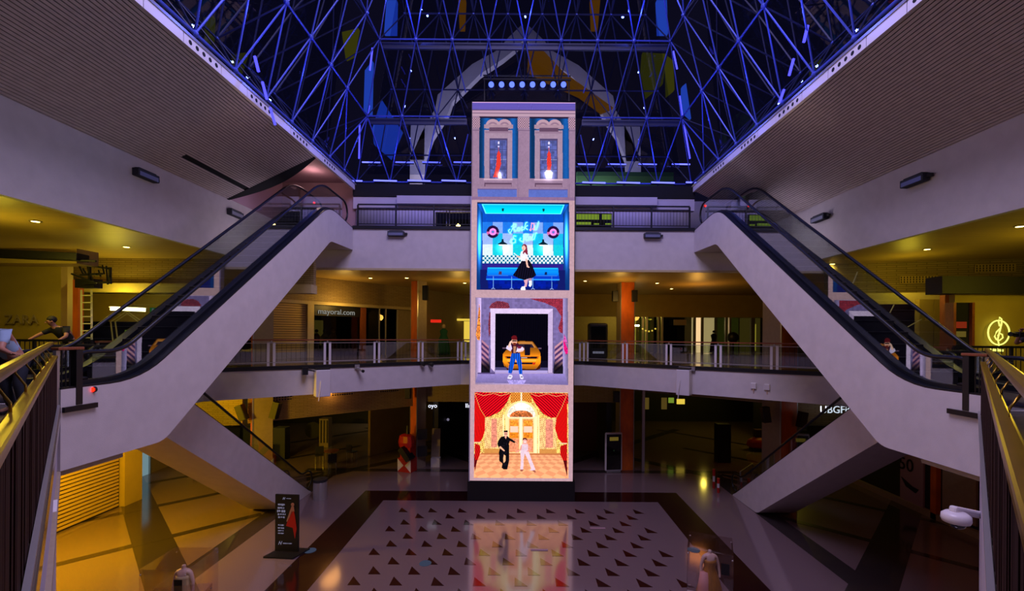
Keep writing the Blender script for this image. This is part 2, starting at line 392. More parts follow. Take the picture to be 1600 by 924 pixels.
# ================================================================ ESCALATORS
def spath(pts,n=6,rm=.8):
    """round the inner corners of a polyline of (y,z)"""
    out=[pts[0]]
    for i in range(1,len(pts)-1):
        a,b_,c=[Vector(p) for p in pts[i-1:i+2]]
        r=min((a-b_).length,(c-b_).length)*.45; r=min(r,rm)
        p0=b_+(a-b_).normalized()*r; p1=b_+(c-b_).normalized()*r
        for k in range(n+1):
            t=k/n; out.append(tuple(p0*(1-t)**2+b_*2*t*(1-t)+p1*t*t))
    out.append(pts[-1]); return out
def zat(path,y):
    for (a,b_) in zip(path[:-1],path[1:]):
        if min(a[0],b_[0])<=y<=max(a[0],b_[0]) and abs(a[0]-b_[0])>1e-6:
            t=(y-a[0])/(b_[0]-a[0]); return a[1]+t*(b_[1]-a[1])
    return path[-1][1] if y>path[-1][0] else path[0][1]
def escalator(s,xin,wid,T,B,H,steps,name,label,down=False,gi=.2):
    T=[(y,e(z)) for y,z in T]; B=[(y,e(z)) for y,z in B]; H=[(y,e(z)) for y,z in H]
    Ts=spath(T); Bs=spath(B,4,.22); Hs=spath(H)
    x0=s*xin; x1=s*(xin+wid)
    root=thing(name,label,'escalator',((x0+x1)/2,T[0][0],min(L2,min(z for y,z in B))) if not down else ((x0+x1)/2,T[-1][0],0))
    for xa,sg,lb in ((x0,s,None),(x1,-s,None)):
        b=MB(); poly=[(xa,y,z) for y,z in Ts]+[(xa,y,z) for y,z in reversed(Bs)]
        b.prism(poly,(sg*.05,0,0)); build(b,'side_panel',['white'],root,label='smooth white cladding panel')
    b=MB(); b.ribbon(Bs,*sorted((x0+s*.05,x1-s*.05)),0.0,.05); build(b,'soffit',['white'],root)
    # truss ends
    b=MB()
    for yy in (Ts[0][0],Ts[-1][0]-.05): 
        zb=zat(Bs,yy); zt=zat(Ts,yy)
        if zt-zb>.1: b=MB(); b.box(*sorted((x0+s*.05,x1-s*.05)),yy,yy+.05,zb,zt-.25); build(b,'end_plate',['white'],root)
    for xa,sg in ((x0,s),(x1,-s)):
        b=MB(); b.ribbon(Ts,*sorted((xa+sg*.0,xa+sg*(gi+.1))),0,.03); b.ribbon(Ts,*sorted((xa+sg*(gi-.05),xa+sg*(gi+.1))),.03,.11); build(b,'skirt_deck',['deck'],root)
        # glass
        g=MB(); gx=xa+sg*gi; top=[];bot=[]
        y0=H[0][0]+.12; y1=H[-1][0]-.12; N=60; vs=[]
        for i in range(N+1):
            y=y0+(y1-y0)*i/N; zt=zat(Hs,y)-.03; zb=zat(Ts,y)+.1
            zb=min(zb,zt-.05)
            vs.append((y,zb,zt))
        poly=[(gx,y,zb) for y,zb,zt in vs]+[(gx,y,zt) for y,zb,zt in reversed(vs)]
        for i in range(N):
            a=vs[i];c=vs[i+1]
            g.prism([(gx,a[0],a[1]),(gx,c[0],c[1]),(gx,c[0],c[2]),(gx,a[0],a[2])],(sg*.012,0,0)) if False else None
        g.prism(poly,(sg*.012,0,0)); build(g,'glass_balustrade',['escalator_glass'],root)
        # handrail loop incl. round ends
        def endcurve(y,z,zl,dr):
            rr=(z-zl)/2; return [(y+dr*rr*math.sin(pi*k/8),z-rr+rr*math.cos(pi*k/8)) for k in range(1,9)]
        hp=[p for p in reversed(endcurve(Hs[0][0],Hs[0][1],zat(Ts,Hs[0][0])+.12,-1))]+Hs+endcurve(Hs[-1][0],Hs[-1][1],zat(Ts,Hs[-1][0])+.12,1)
        h=MB(); h.tube([(gx+sg*.006,y,z) for y,z in hp],.042,8); build(h,'handrail',['rubber'],root,smooth=True)
    # steps
    n=steps[2]; (ya,za),(yb,zb)=steps[0],steps[1]; tw=abs(yb-ya)/n; rz=(zb-za)/n
    b=MB(); b.mi=0
    rise=abs(rz)
    if rz>0: b.box(-wid/2+gi+.1,wid/2-gi-.1,0,tw+.03,-.06,0); b.box(-wid/2+gi+.1,wid/2-gi-.1,0,.03,-rise,0)
    else: b.box(-wid/2+gi+.1,wid/2-gi-.1,0,tw+.03,-.06,0); b.box(-wid/2+gi+.1,wid/2-gi-.1,tw,tw+.03,-rise-.02,0)
    b.mi=1; b.box(-wid/2+gi+.1,wid/2-gi-.1,0,.02,-.005,.004)
    first=None
    for i in range(n):
        lx=(x0+x1)/2; p=Vector((lx,ya+i*tw,e(za)+ (i+1)*rz if rz>0 else e(za)+i*rz))
        if first is None:
            me=MB(); me.v=b.v; me.f=b.f; me.m=b.m
            first=build(me,'step',['step','alu'],root,local=True); o=first
        else: o=first.copy(); COL.objects.link(o)
        o.location=p-Vector(root.location)
    for (y,z,dr) in ((T[0][0],e(za),1),(T[-1][0],e(zb),-1)):
        a,c=(T[0][0]+.05,ya+.02) if dr>0 else (yb-.02,T[-1][0])
        b=MB(); b.box(*sorted((x0+s*(gi+.1),x1-s*(gi+.1))),min(a,c),max(a,c),z-.06,z); build(b,'landing_plate',['alu'],root)
    return root
upT=[(7.72,-1.0),(8.9,-1.0),(11.0,.1),(12.5,1.13),(17.95,4.95),(18.7,5.18),(20.2,4.97),(20.85,4.84)]
upT=[(7.72,-1.0),(9.35,-1.0),(18.35,5.17),(20.85,4.86)]
upB=[(7.72,-2.4),(9.95,-2.4),(18.5,3.78),(20.88,3.86)]
upH=[(8.4,-.38),(9.15,-.38),(18.1,6.06),(20.3,6.0)]
loT=[(10.4,-1.0),(12.1,-1.0),(21.25,-7.42),(21.5,-7.55)]
loB=[(10.4,-2.4),(11.93,-2.4),(19.28,-7.58),(21.5,-7.6)]
loH=[(10.9,-.36),(12.3,-.36),(21.0,-6.6),(21.6,-6.62)]
for s,sd,tw in ((-1,'left','near the poster board'),(1,'right','near the red white posts')):
    escalator(s,7.9,1.6,upT,upB,upH,((9.1,-1.3),(18.2,4.97),22),'escalator','white escalator climbing from the middle to the top floor on the %s side'%sd,gi=.22)
    escalator(s,10.05,1.5,loT,loB,loH,((12.2,-1.3),(21.1,-7.6),22),'escalator','white escalator down to the ground floor on the %s side, %s'%(sd,tw),down=True)
    # wall closing between the two flights' landings
    b=MB(); b.box(*sorted((s*9.52,s*10.05)),7.72,12.0,C1,L2); struct(b,'trim_10',['white'])
    b=MB(); b.box(*sorted((s*7.95,s*11.6)),7.5,7.72,e(-2.4),L2-.02); struct(b,'trim_11',['lavender'])
# red lights of the escalators
for px,py,D in ((145,609,8.3),(491,317,20.0),(1102,322,20.6)):
    b=MB(); p=W(px,py,D); b.cyl(p,p+Vector((0,-.03,0)),.04,12); b.mi=1; b.cyl(p+Vector((0,.04,0)),p,.055,12)
    build(b,'signal_lamp',['led_red','black'],label={145:'red signal light at the foot of the left upper escalator',491:'red signal light at the head of the left upper escalator',1102:'red signal light at the head of the right upper escalator'}[px],cat='signal light')
# ================================================================ NEAR BALUSTRADES
def near_rail(s,sd):
    d=Vector((s*1,1,0)).normalized(); nrm=Vector((s*1,-1,0)).normalized()   # nrm points to the walkway
    po=.155 if s<0 else .07; L=10.95
    root=thing('balustrade','slatted dark wood balustrade with brass cap on the %s of the near balcony'%sd,'railing',(s*4,3.8,L2))
    def at(u,perp,z): return d*u+nrm*perp+Vector((0,0,e(z)))
    s0=.4
    b=MB(); b.mi=1; b.bar(at(s0,po+.045,-.87),at(L,po+.045,-.87),.02,.82); b.mi=0
    n=int((L-s0)/.085)
    for i in range(n):
        if (i*5)%7 in(2,5): continue
        u=s0+(i+.5)*.085; hw=.026+.012*((i*7)%3)
        b.prism([at(u-hw,po+.015,-1.27),at(u+hw,po+.015,-1.27),at(u+hw,po+.015,-.46),at(u-hw,po+.015,-.46)],nrm*.02)
    build(b,'slat_panel',['slat_wood','slat_gap'],root)
    b=MB(); b.bar(at(s0,po+.04,-.43),at(L,po+.04,-.43),.07,.05); build(b,'cap_rail',['brass'],root,bevel=.012,label='flat brass cap on the slats')
    b=MB(); b.bar(at(s0,po+.085,-.2),at(L,po+.085,-.2),.065,.05); build(b,'handrail',['brass'],root,bevel=.02)
    b=MB(); b.bar(at(s0,po-.005,-1.27),at(L,po-.005,-1.27),.03,.04); build(b,'bottom_rail',['alu'],root)
    k=1.3
    while k<L-.2:
        b=MB(); b.tube([at(k,po+.06,-.42),at(k,po+.06,-.36),at(k+.06,po+.11,-.28),at(k+.06,po+.1,-.23)],.007,6); build(b,'bracket',['brass'],root,smooth=True); k+=1.05
    return root
near_rail(-1,'left'); near_rail(1,'right')
# short end railings beside the landings
for s,sd in ((-1,'left'),(1,'right')):
    root=thing('end_railing','short black railing with reddish wood top beside the %s escalator landing'%sd,'railing',(s*7.95,7.9,L2))
    b=MB(); b.bar((s*7.95,7.66,e(-.3)),(s*7.95,8.12,e(-.3)),.14,.05); build(b,'top_rail',['wood_rail'],root,bevel=.01)
    b=MB(); b.box(s*7.95-.06,s*7.95+.06,7.98,8.1,L2,e(-.33)); build(b,'post',['black'],root,bevel=.005)
    b=MB(); b.box(s*7.95-.03,s*7.95+.03,7.66,7.72,L2,e(-.33)); build(b,'post',['alu'],root)
    for i in range(3):
        b=MB(); yy=7.78+i*.07; b.cyl((s*7.95,yy,L2+.05),(s*7.95,yy,e(-.33)),.01,6); build(b,'baluster',['black'],root)
    b=MB(); b.box(*sorted((s*7.85,s*7.897)),7.74,8.35,e(-1.4),e(-1.31)); struct(b,'trim_17',['deck'])
    b=MB(); b.bar((s*7.95,7.66,L2+.05),(s*7.95,8.05,L2+.05),.03,.04); build(b,'bottom_rail',['black'],root)
# ================================================================ FAR RAILINGS (level 2)
def rail2(a,c,label,nb):
    a=Vector((*a,L2));c=Vector((*c,L2)); d=(c-a).normalized(); L=(c-a).length
    root=thing('gallery_railing',label,'railing',tuple((a+c)/2))
    Z=Vector((0,0,1)); nr=Vector((-d.y,d.x,0))
    b=MB(); b.bar(a+Z*1.02,c+Z*1.02,.09,.05); build(b,'handrail',['wood_rail'],root)
    b=MB(); b.bar(a+Z*.14,c+Z*.14,.03,.03); build(b,'bottom_rail',['alu'],root)
    b=MB(); b.bar(a+Z*.9,c+Z*.9,.02,.02); build(b,'upper_wire',['alu'],root)
    for i in range(nb+1):
        q=a+d*L*(i+.02)/(nb+.04)
        for o in(-.1,.1):
            b=MB(); b.bar(q+d*o,q+d*o+Z*.93,.09,.02,up=tuple(nr)); build(b,'post',['white_gloss'],root)
        b=MB(); b.cyl(q+Z*.93,q+Z*1.0,.03,8); b.bar(q-d*.13+Z*.92,q+d*.13+Z*.92,.02,.03); build(b,'bracket',['alu'],root)
        if i<nb:
            b=MB(); n=11; seg=L/nb
            for k in range(n):
                p=q+d*(.2+(seg-.4)*k/(n-1)); b.bar(p+Z*.14,p+Z*.9,.008,.008)
            build(b,'baluster_grille',['dark'],root)
            b=MB(); b.prism([q+d*.15+Z*.08,q+d*(seg-.15)+Z*.08,q+d*(seg-.15)+Z*.88,q+d*.15+Z*.88],nr*.008); build(b,'glass_panel',['glass'],root)
for s,sd in ((-1,'left'),(1,'right')):
    rail2((s*11.5,16.35),(s*3.1,22.42),'railing with paired white posts on the far middle floor, %s of the screen tower'%sd,5)
    rail2((s*3.0,22.45),(s*.1,22.45),'short middle floor railing tucked behind the %s edge of the screen tower'%sd,1)
    rail2((s*11.62,12.3),(s*11.62,16.3),'side gallery railing of the middle floor behind the %s escalators'%sd,2)
# level 3 railing
def rail3(a,c,label,nb):
    a=Vector((*a,L3));c=Vector((*c,L3)); d=(c-a).normalized(); L=(c-a).length; Z=Vector((0,0,1))
    root=thing('gallery_railing',label,'railing',tuple((a+c)/2))
    b=MB(); b.bar(a+Z*1.02,c+Z*1.02,.07,.06); build(b,'handrail',['black'],root)
    for z in (.85,.12):
        b=MB(); b.bar(a+Z*z,c+Z*z,.03,.035); build(b,'rail',['black'],root)
    for i in range(nb+1):
        q=a+d*L*i/nb; b=MB(); b.bar(q,q+Z*1.0,.07,.07); build(b,'post',['black'],root)
        if i<nb:
            for k in range(1,12):
                p=q+d*(L/nb)*k/12; b=MB(); b.bar(p+Z*.12,p+Z*.85,.014,.014); build(b,'baluster',['black'],root)
rail3((-7.7,20.95),(-2.4,20.95),'black top floor railing with thin upright bars, left of the screen tower',3)
rail3((2.4,20.95),(7.7,20.95),'black top floor railing with thin upright bars, right of the screen tower',3)
# ================================================================ COLUMNS
def column(x,y,z0,z1,w_,rot,label):
    c=MB(); Mx=Matrix.Translation((x,y,0))@Matrix.Rotation(rot,4,'Z')
    root=thing('column',label,'column',(x,y,z0))
    c.box(-w_/2,w_/2,-w_/2+.02,w_/2,z0,z1,Mx); build(c,'shaft',['beige'],root)
    c=MB(); c.box(-w_/2+.03,w_/2-.03,-w_/2-.02,-w_/2+.02,z0,z1,Mx); build(c,'cladding_panel',['orange'],root,label='orange facing panel')
    c=MB()
    for a in(-1,1): c.box(a*w_/2-.015,a*w_/2+.015,-w_/2-.025,-w_/2+.03,z0,z1,Mx)
    build(c,'edge_trim',['alu'],root)
for (x,y,rot,w_,nm) in ((-5.95,25.8,R(-42),.62,'left of the screen tower'),(5.85,25.8,R(6),.8,'right of the screen tower'),(-12.0,20.8,R(-55),.8,'behind the left escalators'),(11.9,20.9,R(20),1.0,'behind the right escalators')):
    column(x,y,L2,C2,w_,rot,'middle floor column with an orange face, '+nm)
    column(x,y,0,C1,w_,rot,'ground floor column with an orange face, '+nm)
# ================================================================ FAR SHOPS
def wallseg(a,c,z0,z1,th,nm,m_):
    b=MB(); b.bar((a[0],a[1],(z0+z1)/2),(c[0],c[1],(z0+z1)/2),th,z1-z0); return struct(b,nm,[m_])
def plane_pt(a,c,px):
    """point where the vertical plane a-c is crossed by image column px (horizon row)"""
    k=(px-CX)/F; ax,ay=a;cx_,cy_=c; dx=cx_-ax; dy=cy_-ay
    t=(k*ay-ax)/(dx-k*dy); return Vector((ax+t*dx,ay+t*dy,0))
SL=((-13.2,21.6),(-7.2,29.2))
wallseg(*SL,e(1.68),C2,.2,'wall_bulkhead_left','tile')
wallseg(SL[0],SL[1],e(1.52),e(1.68),.5,'trim_12','cream')
# shop-fronts left, level 2
def panel(a,c,px0,px1,z0,z1,th,off,nm,m_,parent=None,**k):
    p=plane_pt(a,c,px0); q=plane_pt(a,c,px1); d=(q-p).normalized(); n=Vector((d.y,-d.x,0)); b=MB()
    if n.y>0: n=-n
    b.bar(p+n*off+Vector((0,0,(z0+z1)/2)),q+n*off+Vector((0,0,(z0+z1)/2)),th,z1-z0)
    return build(b,nm,[m_],parent,**k)
def vsteps(a,c,px0,px1,z0,z1,dz,off,nm,m_,parent):
    p=plane_pt(a,c,px0); q=plane_pt(a,c,px1); d=(q-p).normalized(); n=Vector((d.y,-d.x,0)); 
    if n.y>0: n=-n
    b=MB(); z=z0
    while z<z1:
        b.bar(p+n*off+Vector((0,0,z+dz*.45)),q+n*off+Vector((0,0,z+dz*.45)),.06,dz*.8); z+=dz
    return build(b,nm,[m_],parent)
a,c=SL
t=thing('roller_shutter','closed brown roller shutter on the middle floor, left of the dark glazed shop','shutter',tuple(plane_pt(a,c,455)+Vector((0,0,L2))))
panel(a,c,418,477,L2,e(1.52),.05,0,'backing','dark',t); vsteps(a,c,418,477,L2+.3,e(1.52),.12,.05,'curtain','shutter',t); panel(a,c,418,477,L2,L2+.3,.1,.05,'bottom_bar','alu',t)
t=thing('shop','dark glazed middle floor shop with a pale web address on its sign','shop',tuple(plane_pt(a,c,530)+Vector((0,0,L2))))
panel(a,c,477,487,L2,e(1.52),.3,.1,'pier','cream',t); 
p=plane_pt(a,c,522); q=plane_pt(a,c,560); d=(q-p).normalized(); n=Vector((d.y,-d.x,0)); n=-n if n.y>0 else n
panel(a,c,487,562,L2,e(1.52),.02,0.0,'glazing','shop_glass',t); panel(a,c,487,562,e(.95),e(1.5),.04,.04,'sign_board','black',t)
build(text_mb('mayoral.com',.42,plane_pt(a,c,525)+n*.1+Vector((0,0,e(1.17))),d,(0,0,1)),'lettering',['sign_dim'],t)
panel(a,c,487,562,L2,e(1.5),.05,-2.2,'back_wall','dark',t); panel(a,c,516,533,L2+.6,e(.75),.05,-2.0,'lit_panel','shop_dim',t); panel(a,c,487,514,L2+.5,L2+1.2,.3,-1.95,'counter','cloth_grey',t)
for i in range(4):
    pp=plane_pt(a,c,500+i*13)+Vector((0,0,L2)); pp-=n*1.3; b=MB(); b.lathe([(.05,0),(.2,.02),(.14,.5),(.2,.9),(.22,1.1),(.07,1.3)],pp,10); b.sphere(pp+Vector((0,0,1.42)),.1); build(b,'mannequin',['red_dark' if i%2 else 'cloth_grey'],label='dim dressed dummy, %s in the shop window under the web address'%('farthest left','second from left','second from right','farthest right')[i],cat='mannequin')
t=thing('shop','dark middle floor shop with red goods, left of the orange column','shop',tuple(plane_pt(a,c,605)+Vector((0,0,L2))))
panel(a,c,562,569,L2,e(1.5),.2,.1,'pier','wood_rail',t); panel(a,c,569,619,L2,e(1.5),.02,0,'glazing','shop_glass',t)
for x in(591,601,619): panel(a,c,x,x+1.2,L2,e(1.5),.08,.05,'mullion','alu',t)
panel(a,c,569,640,L2,e(1.5),.05,-2.4,'back_wall','blackmatte',t); panel(a,c,619,644,L2,e(1.5),.05,.02,'hoarding','cream' if False else 'beige',t)
for (x,z,r) in ((574,.75,.16),(584,-.2,.1),(604,-.5,.3),(622,-.55,.25)):
    pp=plane_pt(a,c,x)-n*.8+Vector((0,0,e(z))); b=MB(); b.sphere(pp,r); b.cyl(pp-Vector((0,0,pp.z-L2)),pp,.03); build(b,'round_display',['red_dark'],label='red round display %s in the dark red goods shop'%{574:'high up at the left',584:'on a low stand',604:'large and low in the middle',622:'at the right edge'}[x],cat='display')
# corridor behind, bright shop beside tower
wallseg((-7.2,29.2),(-4.6,34.5),L2,C2,.2,'wall_corridor','beige')
wallseg((-4.6,34.5),(0,35.5),e(1.1),C2,.2,'wall_lintel','beige')
t=thing('shop','bright yellow lit shop on the middle floor beside the left edge of the screen tower','shop',(-4.5,35,L2))
SR=((-6.9,33.5),(0.5,34.5))
panel(*SR,699,712,L2,e(1.0),.3,0,'pier','cream',t); panel(*SR,697,740,e(1.0),e(1.15),.3,0,'lintel_light','shop_yellow',t); panel(*SR,712,740,L2,e(1.0),.05,-1.2,'lit_wall','shop_yellow',t); panel(*SR,712,740,L2,L2+.7,.5,-.5,'counter','shop_dim',t)
b=MB(); p=W(681,502,30); b.box(p.x-.35,p.x+.35,p.y,p.y+.06,p.z-.1,p.z+.1); build(b,'red_sign',['redsign'],label='small glowing red sign over the corridor left of the screen tower',cat='sign')
# green dressed dummy by the corridor
t=thing('mannequin','tall dummy in a long green garment beside the bright yellow shop','mannequin',(-5.0,28.5,L2))
b=MB(); b.lathe([(.45,0),(.42,.3),(.3,1.0),(.2,1.25),(.26,1.5),(.08,1.65)],(-5.0,28.5,L2),14); build(b,'garment',['cloth_teal'],t,smooth=True)
b=MB(); b.sphere((-5.0,28.5,L2+1.78),.12,12,1.2); build(b,'head',['mannequin'],t,smooth=True)
# right side level 2
RW=((4.0,33.0),(16.0,33.5))
b=MB(); b.box(2.0,26,38.6,38.8,L2,C2); struct(b,'wall_far_right',['beige'])
b=MB(); b.box(3.5,20,32.9,33.1,e(1.35),C2); struct(b,'wall_bulkhead_right',['yellow_wall'])
t=thing('kiosk','tall dark rounded kiosk cabinet standing left of the right orange column','kiosk',tuple(W(934,565,25)*1.0)); t.location.z=L2
p=W(934,540,24.5); b=MB(); b.box(p.x-.52,p.x+.52,24.3,24.9,L2,L2+1.95); build(b,'cabinet',['black'],t,bevel=.12)
b=MB(); b.box(p.x-.3,p.x+.3,24.27,24.3,L2+.3,L2+.42); build(b,'slot',['white_dim'],t); b=MB(); b.box(p.x-.4,p.x+.4,24.28,24.3,L2+.6,L2+1.75); build(b,'screen',['glass_dark'],t)
def rshop(px0,px1,m_,label,extra=None,D=33.0):
    a=W(px0,540,D); c_=W(px1,540,D); t=thing('shop',label,'shop',((a.x+c_.x)/2,D,L2))
    b=MB(); b.box(a.x,c_.x,D+2.0,D+2.1,L2,e(1.4)); build(b,'back_wall',[m_],t)
    b=MB(); b.box(a.x,c_.x,D,D+.03,L2+.05,e(1.35)); build(b,'glazing',['shop_glass'],t)
    for xx in(a.x,c_.x):
        b=MB(); b.box(xx-.07,xx+.07,D-.1,D+.1,L2,e(1.35)); build(b,'frame_post',['alu'],t)
    return t
rshop(990,1004,'shop_yellow','narrow yellow lit shop opening right beside the right orange column')
rshop(1010,1028,'lit_olive','olive lit shop with a string of small lamps near the right orange column')
rshop(1034,1085,'blackmatte','wide unlit shop front right of the string of small lamps')
rshop(1097,1134,'shop_cream','cream lit shop window holding a dark dressed dummy')
rshop(1140,1174,'lit_olive','grey olive shop front between the two cream lit windows')
rshop(1177,1210,'shop_dim','dim shop with a bright strip beside the far right orange column')
b=MB(); p=W(1115,560,34); b.lathe([(.05,0),(.3,.02),(.26,.6),(.15,1.0),(.22,1.35),(.06,1.5)],(p.x,34,L2),12); b.sphere((p.x,34,L2+1.62),.1); build(b,'mannequin',['red_dark'],smooth=True,label='dark red dressed dummy inside the cream lit shop window',cat='mannequin')
p=W(1145,545,31); t=thing('round_top_stand','dark round topped stand in front of the grey olive shop front','stand',(p.x,31,L2))
b=MB(); b.lathe([(.25,0),(.08,.05),(.08,.9)],(p.x,31,L2),10); build(b,'post',['black'],t); b=MB(); b.sphere((p.x,31,L2+1.2),.38,14); build(b,'globe',['black'],t,smooth=True)
b=MB(); p=W(1183,528,33.2); b.box(p.x-.12,p.x+.12,33.6,33.7,L2+.2,L2+2.2); build(b,'light_strip',['shop_yellow'],label='bright upright light strip in the dim shop by the far right orange column',cat='light')
b=MB(); p=W(1062,502,32.6); b.box(p.x-.45,p.x+.45,32.5,32.6,e(.75),e(1.15)); build(b,'hanging_sign',['beige'],label='small hanging sign above the unlit shop front',cat='sign')
for i in range(5):
    b=MB(); p=W(1004+i*5,514+(3 if i in(1,2,3) else 0)+ (1 if i==2 else 0),32); b.sphere(p,.06,8); b.mi=1; b.cyl(p,Vector((p.x,p.y,e(1.35))),.006,4); build(b,'string_lamp',['shop_yellow','dark'],label='small round lamp of the string, %s one'%('leftmost','second from left','middle','second from right','rightmost')[i],cat='lamp',group='string of lamps')
b=MB(); p=W(991,509,31); b.box(p.x-.35,p.x+.35,31,31.1,p.z-.06,p.z+.06); build(b,'tube_light',['tube_white'],label='short bright tube light just right of the right orange column',cat='light')
# ================================================================ LEFT SIDE level 2 (yellow walls, plant, ladder)
b=MB(); b.box(-22,W(95,500,14.5).x,14.5,14.7,L2,e(2.5)); struct(b,'wall_yellow',['yellow_wall'])
b=MB(); xl=W(95,500,14.5).x; b.prism([(xl,14.5,L2),(-15.36,15.4,L2),(-15.36,15.4,e(2.4)),(xl,14.5,e(2.4))],(-.1,.02,0)); struct(b,'wall_yellow_return',['yellow_wall'])
build(text_mb('ZARA',.42,W(33,500,14.4),(1,0,0),(0,0,1)),'wall_lettering',['beige'],label='faint grey four letter shop name on the yellow wall at far left',cat='sign')
b=MB(); b.box(-24,W(130,400,13.8).x,13.6,14.3,e(2.05),e(2.5)); struct(b,'wall_soffit_left',['ceil'])
b=MB(); p=W(0,395,13.2); q=W(130,403,13.6); b.bar(Vector((-19,12.6,e(2.35))),q,.5,.22); b.bar(Vector((-19,12.4,e(2.2))),q+Vector((.4,0,-.1)),.06,.06)
build(b,'ventilation_duct',['black'],label='long dark duct hung under the ceiling above the yellow wall',cat='duct',bevel=.02)
b=MB()
for i in range(9):
    p=W(124+i*6,415+random.uniform(-4,18),14.2); q=W(130+i*5.5,440+random.uniform(-14,6),14.5); b.bar(p,q,.04,.04)
for (x,y,x2,y2) in ((128,414,172,420),(128,444,172,441),(172,418,172,444),(126,430,160,428),(140,416,140,442)): b.bar(W(x,y,14.3),W(x2,y2,14.3),.06,.06)
b.bar(W(112,428,14.2),W(152,444,14.2),.05,.05); b.box(W(120,0,14.4).x,W(150,0,14.4).x,14.4,14.7,W(0,444,14.4).z-.1,W(0,440,14.4).z+.1)
build(b,'truss_frame',['dark'],label='dark cluster of metal bracing hanging above the ladder',cat='bracket')
b=MB(); b.box(W(114,400,14.8).x,W(125,0,14.8).x,14.8,15.0,L2,e(1.7)); build(b,'door_panel',['orange'],label='narrow orange panel left of the ladder',cat='panel')
t=thing('ladder','pale metal ladder leaning against the yellow wall','ladder',tuple(W(135,560,14.2))); t.location.z=L2
for x in(128,144):
    b=MB(); b.bar(Vector((W(x,500,14.2).x,14.2,L2)),Vector((W(x-1,450,14.5).x,14.5,W(0,452,14.4).z)),.05,.05); build(b,'rail',['ladder'],t)
for i in range(9):
    y=462+i*11; b=MB(); b.bar(W(128,y,14.3),W(143.5,y,14.3),.035,.035); build(b,'rung',['ladder'],t)
BK=((-17.6,19.0),(-11.6,24.0))
b=MB(); zt=C2; b.box(-20.5,-8.5,18.3,18.5,e(1.95),C2); struct(b,'wall_brick_bulkhead',['tile'])
b=MB(); b.box(-20.5,-8.5,18.1,18.6,e(1.6),e(1.95)); struct(b,'trim_14',['cream'])
b=MB(); b.box(-22,-13.0,20.2,20.4,e(.45),e(1.7)); struct(b,'wall_lit_yellow',['yellow_wall'])
b=MB(); b.box(-22,-13.0,20.3,20.5,L2,e(.45)); struct(b,'wall_dark_green',['glass_dark'])
t=thing('tube_light','bright white ceiling tube light before the dark green wall','light',tuple(W(200,483,17.5)))
b=MB(); b.bar(W(174,482.5,17.5),W(226,484.5,17.5),.1,.13); build(b,'tube',['tube_white'],t); b=MB(); b.bar(W(172,480,17.6),W(228,482,17.6),.12,.05); build(b,'housing',['white_gloss'],t)
t=thing('exit_sign','green emergency exit sign on the dark green wall','sign',tuple(W(250,485,19.5)))
b=MB(); p=W(234,481,19.5); q=W(266,489,19.5); b.box(p.x,q.x,19.5,19.56,q.z,p.z); build(b,'panel',['exit_green'],t)
b=MB(); p2=W(239,485,19.46); b.cyl(p2+Vector((0,0,.06)),p2+Vector((0,-.01,.06)),.03,8); b.bar(p2+Vector((0,0,.04)),p2-Vector((.05,0,.06)),.02,.03); b.bar(p2+Vector((0,0,.02)),p2-Vector((-.07,0,.05)),.02,.03); [b.box(W(248+i*5,0,19.5).x,W(251+i*5,0,19.5).x,19.45,19.5,W(248,488,19.5).z,W(248,482,19.5).z) for i in range(3)]; build(b,'symbol',['white_dim'],t)
t=thing('toilet_sign','small pale toilet sign with two figures on the dark green wall','sign',tuple(W(201,520,19.5)))
b=MB(); p=W(195,516,19.5); q=W(208,524,19.5); b.box(p.x,q.x,19.5,19.54,q.z,p.z); build(b,'panel',['green_glow'],t)
b=MB()
for x in(199,204):
    p=W(x,518,19.46); b.sphere(p,.028,8); b.box(p.x-.03,p.x+.03,19.45,19.48,p.z-.14,p.z-.03)
build(b,'figures',['black'],t)
# glass stand with folded frame (stored easel) behind the glass
t=thing('folding_frame','thin pale folding stand under the tube light','stand',tuple(W(190,540,16.5))); t.location.z=L2
for (x,y,x2,y2) in ((173,503,178,545),(180,503,186,545),(173,503,196,488),(180,503,198,491),(196,488,228,512),(199,487,231,509),(228,512,231,509)):
    b=MB(); b.bar(W(x,y,16.5),W(x2,y2,16.5),.03,.03); build(b,'strut',['ladder'],t)
# ================================================================ RIGHT SIDE level 2
b=MB(); b.prism([(11.8,14.0,e(2.0)),(20,11.5,e(2.0)),(20,11.5,C2),(11.8,14,C2)],(0,.2,0)); 
BR=((12.1,18.3),(24,15.6))
wallseg((10.0,19.2),(24,15.8),e(1.75),C2,.2,'wall_brick_bulkhead_right','tile')
for px,py in ((1436,437),(1556,419)):
    k=(px-CX)/F; D=(19.2+10.0*.243)/(1+.243*k); p=W(px,py,D-.16); b=MB()
    for r in range(3):
        for i in range(12): b.box(p.x-.6+i*.1,p.x-.6+i*.1+.06,p.y-.02+.15-(i*.1)*.243,p.y+.01+.15-(i*.1)*.243,p.z-.12+r*.09,p.z-.06+r*.09)
    b.mi=1; b.bar((p.x-.62,p.y+.16,p.z),(p.x+.6,p.y+.16-.297,p.z),.03,.3); build(b,'vent_grille',['black','ceil'],label='perforated vent in the tiled bulkhead, %s'%('nearer the right escalator' if px<1500 else 'above the glowing clef'),cat='vent')
wallseg((13.2,17.4),(17.2,16.4),e(1.25),e(1.68),.12,'trim_15','cream')
b=MB(); b.box(W(1466,0,16).x,W(1466,0,16).x+.35,15.9,16.2,e(1.1),e(1.8)); 
b=MB(); b.box(W(1505,0,14.6).x-.2,24,14.6,14.8,L2,e(1.55)); struct(b,'wall_clef',['yellow_wall'])
b=MB(); b.box(W(1462,0,14.6).x,24,14.3,14.9,e(1.4),e(1.95)); struct(b,'trim_16',['dark'])
t=thing('poster_door','black door with two red notices and a yellow notice, left of the glowing clef','door',tuple(W(1506,560,14.4))); t.location.z=L2
